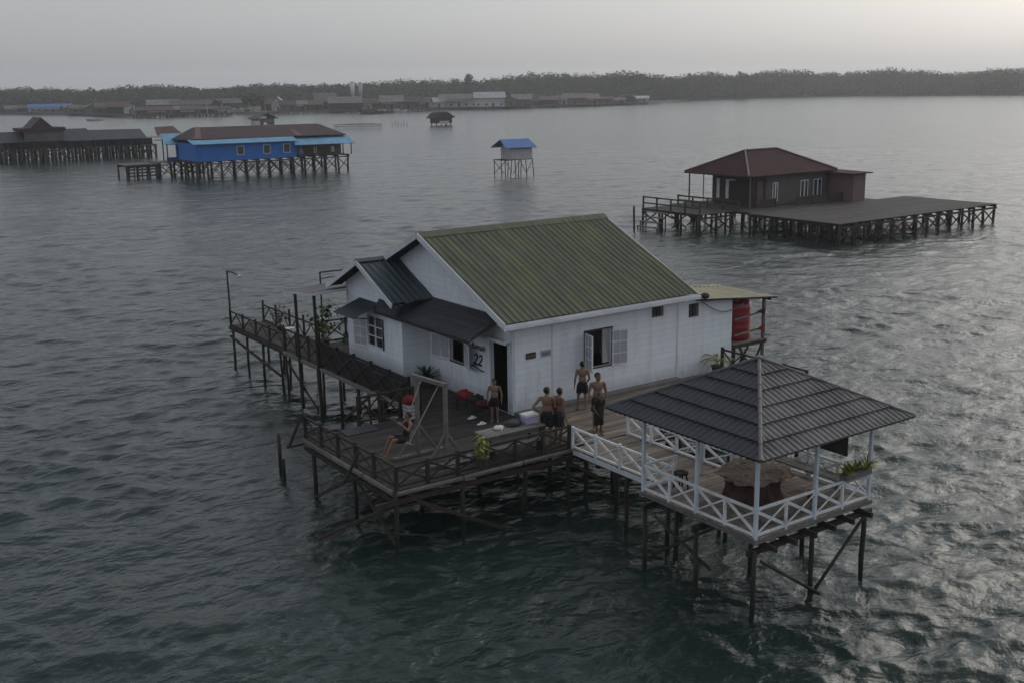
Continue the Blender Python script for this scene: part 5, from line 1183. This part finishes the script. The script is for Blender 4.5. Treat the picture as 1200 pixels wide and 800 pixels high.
# ================================================================== SHORE VILLAGE
VIL = """96.7|574.2|4.3|4.1|pale|pale roofed house at the far left edge of the shore village
99.9|567.6|6.5|4.1|grey|plain grey roofed house second from the left edge of the village
103.9|559.4|6.0|4.1|rust|rusty pink roofed house left of the long blue roofed house
111.4|543.8|16.0|4.8|blue|long blue roofed house with pale walls in the left of the village
117.3|531.6|3.7|4.3|grey|narrow grey roofed house touching the right of the blue roofed one
115.9|505.9|7.6|4.5|brown|brownish roofed house on the bend of the boardwalk past the blue roof
119.6|498.5|5.1|4.9|slate|slate grey gabled house facing the water left of the nearer row
118.3|474.8|6.5|5.6|brown|tall brown roofed house behind the slate gabled one
122.2|467.2|7.5|6.1|rust|tall rust roofed house just left of the nearer dark row
125.3|461.2|4.1|5.3|grey|small grey roofed house squeezed beside the tall rust roofed one
120.0|425.5|6.3|4.0|dark|low dark roofed house at the left corner of the nearer village row
124.1|417.7|8.0|4.1|rust|low rust roofed house second in the nearer dark village row
132.5|423.8|6.4|4.0|pale|pale roofed low house in the middle of the nearer dark row
135.9|417.4|6.3|4.0|dark|dark roofed house between the pale roof and the round tree
142.2|416.5|7.1|4.0|brown|brown roofed house at the foot of the round dark tree
148.3|416.4|6.4|3.7|dark|dark roofed house just right of the round dark tree
156.0|512.3|11.8|6.0|pale|long pale roof standing well behind the nearer dark row, left half
163.8|495.1|15.7|5.7|brown|long brown roof standing well behind the nearer dark row, right half
174.7|471.2|12.1|6.3|grey|large grey zinc roofed hall left of the big dark tree
163.3|436.6|8.6|2.5|pale|very low pale roofed shed in front of the grey zinc hall
176.9|436.1|4.6|6.2|rust|rust roofed house just right of the big dark tree
179.4|430.8|4.5|7.0|white|narrow tall house with white roof right of the big dark tree
181.8|425.6|5.3|5.4|dark|dark roofed house between the white roof and a pale roof
187.7|427.6|5.7|5.2|pale|pale roofed house left of the rust roofed one before the big grey hall
194.3|428.0|7.3|5.3|rust|rust roofed house left of the tall grey sloping hall
204.7|436.3|7.9|8.2|grey|tallest grey roofed hall left of the twin water towers
201.9|411.3|11.3|6.6|pale|wide low pale roofed house just left of the twin towers' foot
209.7|409.0|5.3|5.6|rust|rust roofed house at the foot of the twin water towers
216.2|410.2|6.9|5.6|brown|brown roofed house just right of the twin water towers
219.6|402.3|8.0|6.8|pale|pale roofed house behind the white cabin boat
227.3|400.8|8.0|6.0|dark|dark roofed house between the boats and the thatched hut
234.2|401.2|5.4|5.5|brown|brown roofed house left of the white roofed shed
245.5|409.1|7.1|5.4|white|white roofed shed just left of the longest pale blue roof
255.0|404.2|14.6|6.8|pale|longest pale roofed warehouse in the village middle
266.0|395.4|11.1|7.5|white|tallest white roofed house of the village
274.5|393.4|6.4|5.8|slate|slate gabled house just right of the tallest white house
282.2|393.5|7.2|6.3|pale|pale roofed house third to the right of the tallest white house
295.5|401.1|7.4|5.9|dark|dark roofed house with its gable set well back past the white house
298.1|393.6|6.9|5.0|brown|brown roofed house in the front row right of the dark one
305.8|395.1|5.4|5.1|grey|small grey roofed house left of the tan roofed one
314.2|395.1|9.2|6.1|tan|tan roofed house in the right part of the village
323.1|394.1|7.1|5.8|pale|pale roofed house right of the tan roofed one
331.6|394.4|7.6|4.4|rust|rust roofed house near the right end of the village
340.2|395.1|6.8|3.5|grey|low grey roofed house near the right end of the village
348.8|396.5|6.5|4.9|slate|dark slate gabled house second from the right end of the village
357.8|397.1|6.6|4.1|white|white roofed house at the very right end of the village"""
RM = dict(pale='roof_pale', grey='roof_grey', rust='rust_roof', blue='blue_roof', brown='roof_brown', slate='slate_roof', dark='roof_dark', white='roof_white', tan='roof_tan')
WM = ['bark','taupe_wall','dark_brown_wall','pale_wall','mauve_wall','roof_tan']
rng = random.Random(21)
def village_house(label, x, y, wd, h, col, k):
    root = thing('shore_house', label, 'house', (x, y, WATER), 'houses of the shore village')
    az = math.atan2(x-CAM.x, y-CAM.y); root.rotation_euler = (0,0,-az+R(rng.uniform(-9,9))); root['_o'] = [0,0,0]
    dp = rng.uniform(5,8); fl = rng.uniform(.9,1.3); ev = fl+(h-fl)*rng.uniform(.52,.64); wd *= 1.22; hw = wd/2
    wm = 'pale_wall' if col in ('white','blue') else WM[k % len(WM)]
    mb = MB(); wall(mb, 'y', 0, -hw, hw, fl, ev, [], .12, 1); wall(mb, 'y', dp, -hw, hw, fl, ev, [], .12, -1)
    wall(mb, 'x', -hw, .12, dp-.12, fl, ev, [], .12, 1); wall(mb, 'x', hw, .12, dp-.12, fl, ev, [], .12, -1); mb.build('wall', M[wm], root)
    mb = MB(); e = .45
    if wd < 6.3 and k % 3 == 0 or col == 'slate':     # gable towards the water
        mb.prism([(-hw-e, ev-.12),(0,h-.12),(hw+e,ev-.12),(hw+e,ev+.04),(0,h),(-hw-e,ev+.04)], 'y', -.6, dp+.4)
        g = MB(); g.prism([(-hw,ev),(hw,ev),(0,h-.2)], 'y', .02, .12); g.build('gable', M[wm], root)
    else:
        mb.prism([(-.9, ev-.18),(dp/2,h-.12),(dp+.5,ev-.12),(dp+.5,ev+.04),(dp/2,h),(-.9,ev-.02)], 'x', -hw-e, hw+e)
    mb.build('roof', M[RM[col]], root)
    if wd > 5.5 and k % 2: MB().slab([(-hw*.9,-2.6,ev-.75),(hw*.5,-2.6,ev-.8),(hw*.5,-.05,ev-.15),(-hw*.9,-.05,ev-.15)],.08).build('veranda_roof', M[RM[rng.choice(['rust','grey','pale','brown'])]], root)
    n_ = max(1, int(wd/3.2))
    for q in range(n_):
        u = -hw+wd*(q+.5)/n_+rng.uniform(-.3,.3)
        if q == n_//2: MB().box(u-.45,u+.45,-.03,.05,fl,fl+1.6).build('door', M['dark_void'], root)
        else: MB().box(u-.5,u+.5,-.03,.05,fl+.55,fl+1.35).build('window', M['glass'], root)
    MB().box(-hw-.3, hw+.3, -1.6, dp+.2, fl-.16, fl-.01).build('floor', M['dark_wood'], root)
    q = -hw
    while q <= hw+.1:
        for y_ in (-1.4, dp*.5): MB().cyl((q,y_,-1.2),(q+rng.uniform(-.1,.1),y_,fl-.1),.14,.12,5).build('stilt', M['pile_wood'], root)
        q += 1.5
    return root
for k, line in enumerate(VIL.strip().splitlines()):
    x, y, wd, h, col, lab = [s.strip() for s in line.split('|')]
    village_house(lab, float(x), float(y), float(wd), float(h), col, k)
# low boardwalk that runs in front of the village
SH = [(74.1,588.6),(91.2,554),(110.3,489),(113.0,421.5),(116,414),(150.5,410),(159.3,404.6),(197.4,404),(235.1,397),(270.4,382.2),(300.7,384),(318.3,381),(358,383)]
VB = thing('village_boardwalk', 'long low dark boardwalk running along the front of the shore village', 'boardwalk', (SH[0][0], SH[0][1], WATER))
pts = [Vector((x,y,WATER+1.05)) for x, y in SH]; ss = MB()
for a, b_ in zip(pts, pts[1:]):
    MB().beam(a, b_, 2.2, .28).build('walkway', M['dark_wood'], VB)
    L_ = (b_-a).length
    for q in range(int(L_/2.2)+1):
        p = a.lerp(b_, q*2.2/L_); ss.cyl(p+Vector((0,0,-2.2)), p, .14, .12, 5)
        if q % 2: ss.beam(p+Vector((0,0,-.9)), p+Vector((2,0,-.2)), .1, .12)
ss.build('stilts', M['pile_wood'], VB)['kind'] = 'stuff'
# mud bank the village and the mangroves stand on
MU = surf('dark_mud', (.055,.05,.042), .8, .3, .05)
bank = [(60,640),(78,600),(96,560),(115,497),(120,430),(152,420),(162,412),(199,412),(237,405),(272,391),(302,393),(320,390),(358,393),(368,404),(440,450),(487,463),(527,465),(556,455),(586,445),(594,420),(601,394),(608,370),(614,346),(631,330),(664,297),(700,260)]
mb = MB(); k = len(bank); fr = [Vector((x,y,WATER-.5)) for x, y in bank]; md = []; bk = []
for p in fr:
    d = Vector((p.x-CAM.x, p.y-CAM.y, 0)).normalized(); md.append(Vector((p.x,p.y,0))+d*6+Vector((0,0,WATER+.5))); bk.append(Vector((p.x,p.y,0))+d*1500+Vector((0,0,WATER+.8)))
mb.add(fr+md+bk, [(i,i+1,k+i+1,k+i) for i in range(k-1)]+[(k+i,k+i+1,2*k+i+1,2*k+i) for i in range(k-1)])
mb.build('shore', MU)['kind'] = 'structure'
# twin pale water towers
for x, y, ht, lb in ((212.2,424,12.6,'taller left one of the twin pale water towers behind the village'),(215.2,422.3,12.2,'right one of the twin pale water towers, slightly darker')):
    tw = thing('water_tower', lb, 'tower', (x,y,WATER))
    MB().cyl((x,y,WATER),(x,y,WATER+ht*.55),.62,.55,14).build('shaft', M['tower_white' if ht > 12.4 else 'pale_wall'], tw, None, True)
    MB().cyl((x,y,WATER+ht*.55),(x,y,WATER+ht),.80,.90,14).build('tank', M['tower_white' if ht > 12.4 else 'pale_wall'], tw, None, True)
    MB().cyl((x,y,WATER+ht),(x,y,WATER+ht+.3),1.0,.4,14).build('cap', M['roof_pale'], tw)
# boats
def boat(label, c, L_, az, hull, cab, group='boats off the village'):
    r_ = thing('boat', label, 'boat', c, group); r_.rotation_euler = (0,0,R(az)); r_['_o'] = [0,0,0]
    mb = MB(); rows = []; n_ = 9
    for i in range(n_):
        u = i/(n_-1); wv = L_*.13*math.sin(math.pi*(.12+.84*u))**.7; x = -L_/2+L_*u; sheer = .25*L_*.2*(2*u-1)**2
        rows.append([(x,-wv,L_*.09+sheer),(x,-wv*.75,-.1),(x,0,-.3),(x,wv*.75,-.1),(x,wv,L_*.09+sheer),(x,wv*.85,L_*.06+sheer),(x,-wv*.85,L_*.06+sheer)])
    vs_ = [p for r in rows for p in r]; fs = [(a*7+i,a*7+(i+1)%7,(a+1)*7+(i+1)%7,(a+1)*7+i) for a in range(n_-1) for i in range(7)]+[tuple(range(6,-1,-1)), tuple(range((n_-1)*7,n_*7))]
    mb.add(vs_, fs).build('hull', M[hull], r_)
    if cab:
        MB().box(-L_*.28,L_*.12,-L_*.07,L_*.07,L_*.07,L_*.19).build('cabin', M[cab], r_); MB().box(-L_*.31,L_*.16,-L_*.085,L_*.085,L_*.192,L_*.21).build('cabin_roof', M['rust_roof'], r_)
        MB().cyl((L_*.2,0,L_*.06),(L_*.2,0,L_*.3),.08,.05,6).build('mast', M['bark'], r_)
    return r_
boat('white open boat alone on the water near the dark house roof', (93.3,397,WATER+.1), 5.6, -10, 'roof_white', None)
boat('dark red fishing boat with rusty cabin moored before the village', (194.5,374,WATER+.1), 9.5, -22, 'maroon_roof', 'rust_roof')
boat('small white boat at the left of the moored fishing boats', (186.5,374,WATER+.1), 5.5, -25, 'roof_white', None)
boat('brown fishing boat with pale cabin between the red boat and the white ones', (203.5,380,WATER+.1), 8, -20, 'bark', 'pale_wall')
boat('white cabin boat at the right end of the moored boats', (214.5,388,WATER+.1), 7, -20, 'roof_white', 'pale_wall')
boat('short grey boat moored behind the brown fishing boat', (208.5,387,WATER+.1), 5, -15, 'roof_grey', None)
for x, y, h_, lb in ((116.0,424.5,4.4,'thin pale pole at the left corner of the nearer village row'),(141.8,414,4.2,'thin pale pole before the dark village houses')):
    o = MB().cyl((x,y,WATER),(x,y,WATER+h_+.8),.16,.12,6).build('pole', M['roof_white']); solo(o, lb, 'pole')

# ================================================================== TREES AND MANGROVE FOREST
def tree(label, x, y, h, rad, seed, dark=False):
    r_ = thing('tree', label, 'tree', (x,y,WATER)); rg = random.Random(seed)
    mb = MB(); mb.cyl((x,y,WATER-.3),(x+rg.uniform(-.3,.3),y,WATER+h*.45),.28,.18,8,.05)
    for q in range(5): mb.cyl((x,y,WATER+h*(.3+.06*q)),(x+rg.uniform(-1,1)*rad*.7,y+rg.uniform(-1,1)*rad*.7,WATER+h*rg.uniform(.55,.85)),.12,.05,5)
    mb.build('trunk', M['bark'], r_)
    mb = MB()
    for q in range(9):
        a = rg.uniform(0,6.28); rr = rad*rg.uniform(.1,.65); leaf_cloud(mb, (x+rr*math.cos(a),y+rr*math.sin(a),WATER+h*rg.uniform(.42,.85)), (rad*.5,rad*.5,h*.16), 60, 1.0, rg)
    leaf_cloud(mb, (x,y,WATER+h*.9), (rad*.3,rad*.3,h*.1), 30, .8, rg)
    mb.build('crown', M['leaf_dark' if dark else 'forest'], r_)
tree('big dark tree between the village houses behind the ridge hut', 168.5,432,9.4,5.2,1,True)
tree('low round dark tree rising over the dark village row', 148,421,6.3,3.0,2,True)
tree('single tall tree sticking up above the forest line over the white roofs', 334.5,519,17.2,3.4,3)
tree('prominent tall tree standing above the far right forest line', 490,456,16.6,5.5,4)
FOR = [(49.0, 673.0, 11.7), (70.0, 676.0, 11.9), (92.0, 679.0, 12.0), (115.0, 683.0, 12.1), (136.0, 669.0, 11.8), (156.0, 654.0, 12.4), (176.0, 640.0, 13.0), (197.0, 625.0, 13.1), (214.0, 604.0, 13.1), (232.0, 583.0, 13.5), (255.0, 575.0, 13.2), (278.0, 567.0, 14.3), (302.0, 559.0, 13.0), (326.0, 551.0, 13.0), (348.0, 539.0, 13.5), (370.0, 526.0, 13.9), (392.0, 513.0, 15.3), (409.0, 492.0, 15.3), (400.0, 444.0, 14.3), (440.0, 452.0, 14.0), (487.0, 465.0, 14.3), (527.0, 467.0, 14.6), (556.0, 457.0, 14.2), (586.0, 447.0, 13.3), (594.0, 420.0, 13.7), (601.0, 394.0, 13.0), (608.0, 370.0, 13.0), (614.0, 346.0, 13.1), (631.0, 330.0, 13.2), (648.0, 313.0, 13.3), (664.0, 297.0, 13.4), (681.0, 281.0, 13.5)]
def forest():
    rg = np.random.default_rng(5); rr = random.Random(9); V = []; F = []; cnt = 0
    C2 = np.array([CAM.x, CAM.y])
    P = np.array(FOR); P[:, 2] *= np.interp(np.arange(len(P)), [0, 11, 18, 31], [1.0, 1.05, 1.16, 1.2])
    seg = np.linalg.norm(np.diff(P[:, :2], axis=0), axis=1); cum = np.concatenate([[0], np.cumsum(seg)]); tot = cum[-1]
    trees = []
    s = 0
    while s < tot:
        i = min(len(seg)-1, np.searchsorted(cum, s, side='right')-1); u = (s-cum[i])/seg[i]; p = P[i]*(1-u)+P[i+1]*u
        d = (p[:2]-C2)/np.linalg.norm(p[:2]-C2); slow = math.sin(s*.021)*.06+math.sin(s*.083+1)*.07
        for row in range(6):
            off = 2+row*7+rg.uniform(-3,3); h = p[2]*(.72+.052*row+slow+rg.uniform(-.07,.06)) if row else p[2]*rg.uniform(.45,.7)
            trees.append((p[0]+d[0]*off+rg.uniform(-2,2), p[1]+d[1]*off+rg.uniform(-2,2), h, rg.uniform(3.4,5.6)))
        s += 3.0
    arr = []
    for (x, y, h, r) in trees:
        n = 115
        v = rg.normal(size=(n,3)); v /= np.linalg.norm(v, axis=1)[:,None]; q = rg.uniform(.35,1,size=(n,1))**.5; v2 = v*q
        ctr = np.stack([x+v2[:,0]*r, y+v2[:,1]*r, WATER+h*.60+np.sign(v2[:,2])*np.abs(v2[:,2])**.75*h*.40], -1)
        # low skirt leaves near the front
        nrm = v+rg.normal(size=(n,3))*.5+np.array([0,0,.35]); nrm /= np.linalg.norm(nrm, axis=1)[:,None]
        a = np.cross(nrm, rg.normal(size=(n,3))); a /= np.linalg.norm(a, axis=1)[:,None]; b_ = np.cross(nrm, a); s_ = rg.uniform(.5,1.2,size=(n,1))
        arr.append(np.stack([ctr-a*s_*.55-b_*s_*.4, ctr+a*s_*.5-b_*s_*.35, ctr+a*s_*.4+b_*s_*.45, ctr-a*s_*.45+b_*s_*.4], 1))
    # dense inner foliage: uneven banks of leaf mass behind the front crowns
    for off0, frac in ((9, .62), (20, .80)):
        rows = []
        st = np.arange(0, tot, 1.6)
        for k_, s0 in enumerate(st):
            i = min(len(seg)-1, np.searchsorted(cum, s0, side='right')-1); u = (s0-cum[i])/seg[i]; p = P[i]*(1-u)+P[i+1]*u; d = (p[:2]-C2)/np.linalg.norm(p[:2]-C2)
            top_ = p[2]*(frac+rg.uniform(-.10,.08)); col_ = []
            for q in range(7):
                o_ = off0+rg.uniform(-1.8,1.8)+q*.5; col_.append((p[0]+d[0]*o_, p[1]+d[1]*o_, WATER-.3+top_*q/6+rg.uniform(-.3,.3)))
            rows.append(col_)
        Rr_ = np.array(rows); a_, b2, c_, d_ = Rr_[:-1,:-1], Rr_[1:,:-1], Rr_[1:,1:], Rr_[:-1,1:]
        arr.append(np.stack([a_, b2, c_, d_], 2).reshape(-1,4,3))
    A = np.concatenate(arr).reshape(-1,3); nq = len(A)//4
    me = bpy.data.meshes.new('forest'); me.vertices.add(len(A)); me.vertices.foreach_set('co', A.ravel()); me.loops.add(nq*4); me.loops.foreach_set('vertex_index', np.arange(nq*4)); me.polygons.add(nq); me.polygons.foreach_set('loop_start', np.arange(nq)*4)
    me.update(calc_edges=True); me.materials.append(M['forest']); o = bpy.data.objects.new('forest', me); COL.objects.link(o)
    o['kind'] = 'stuff'; o['label'] = 'long mangrove forest along the far shore behind the village'; o['category'] = 'forest'
forest()
for o in sc.objects:
    if '_o' in o: del o['_o']
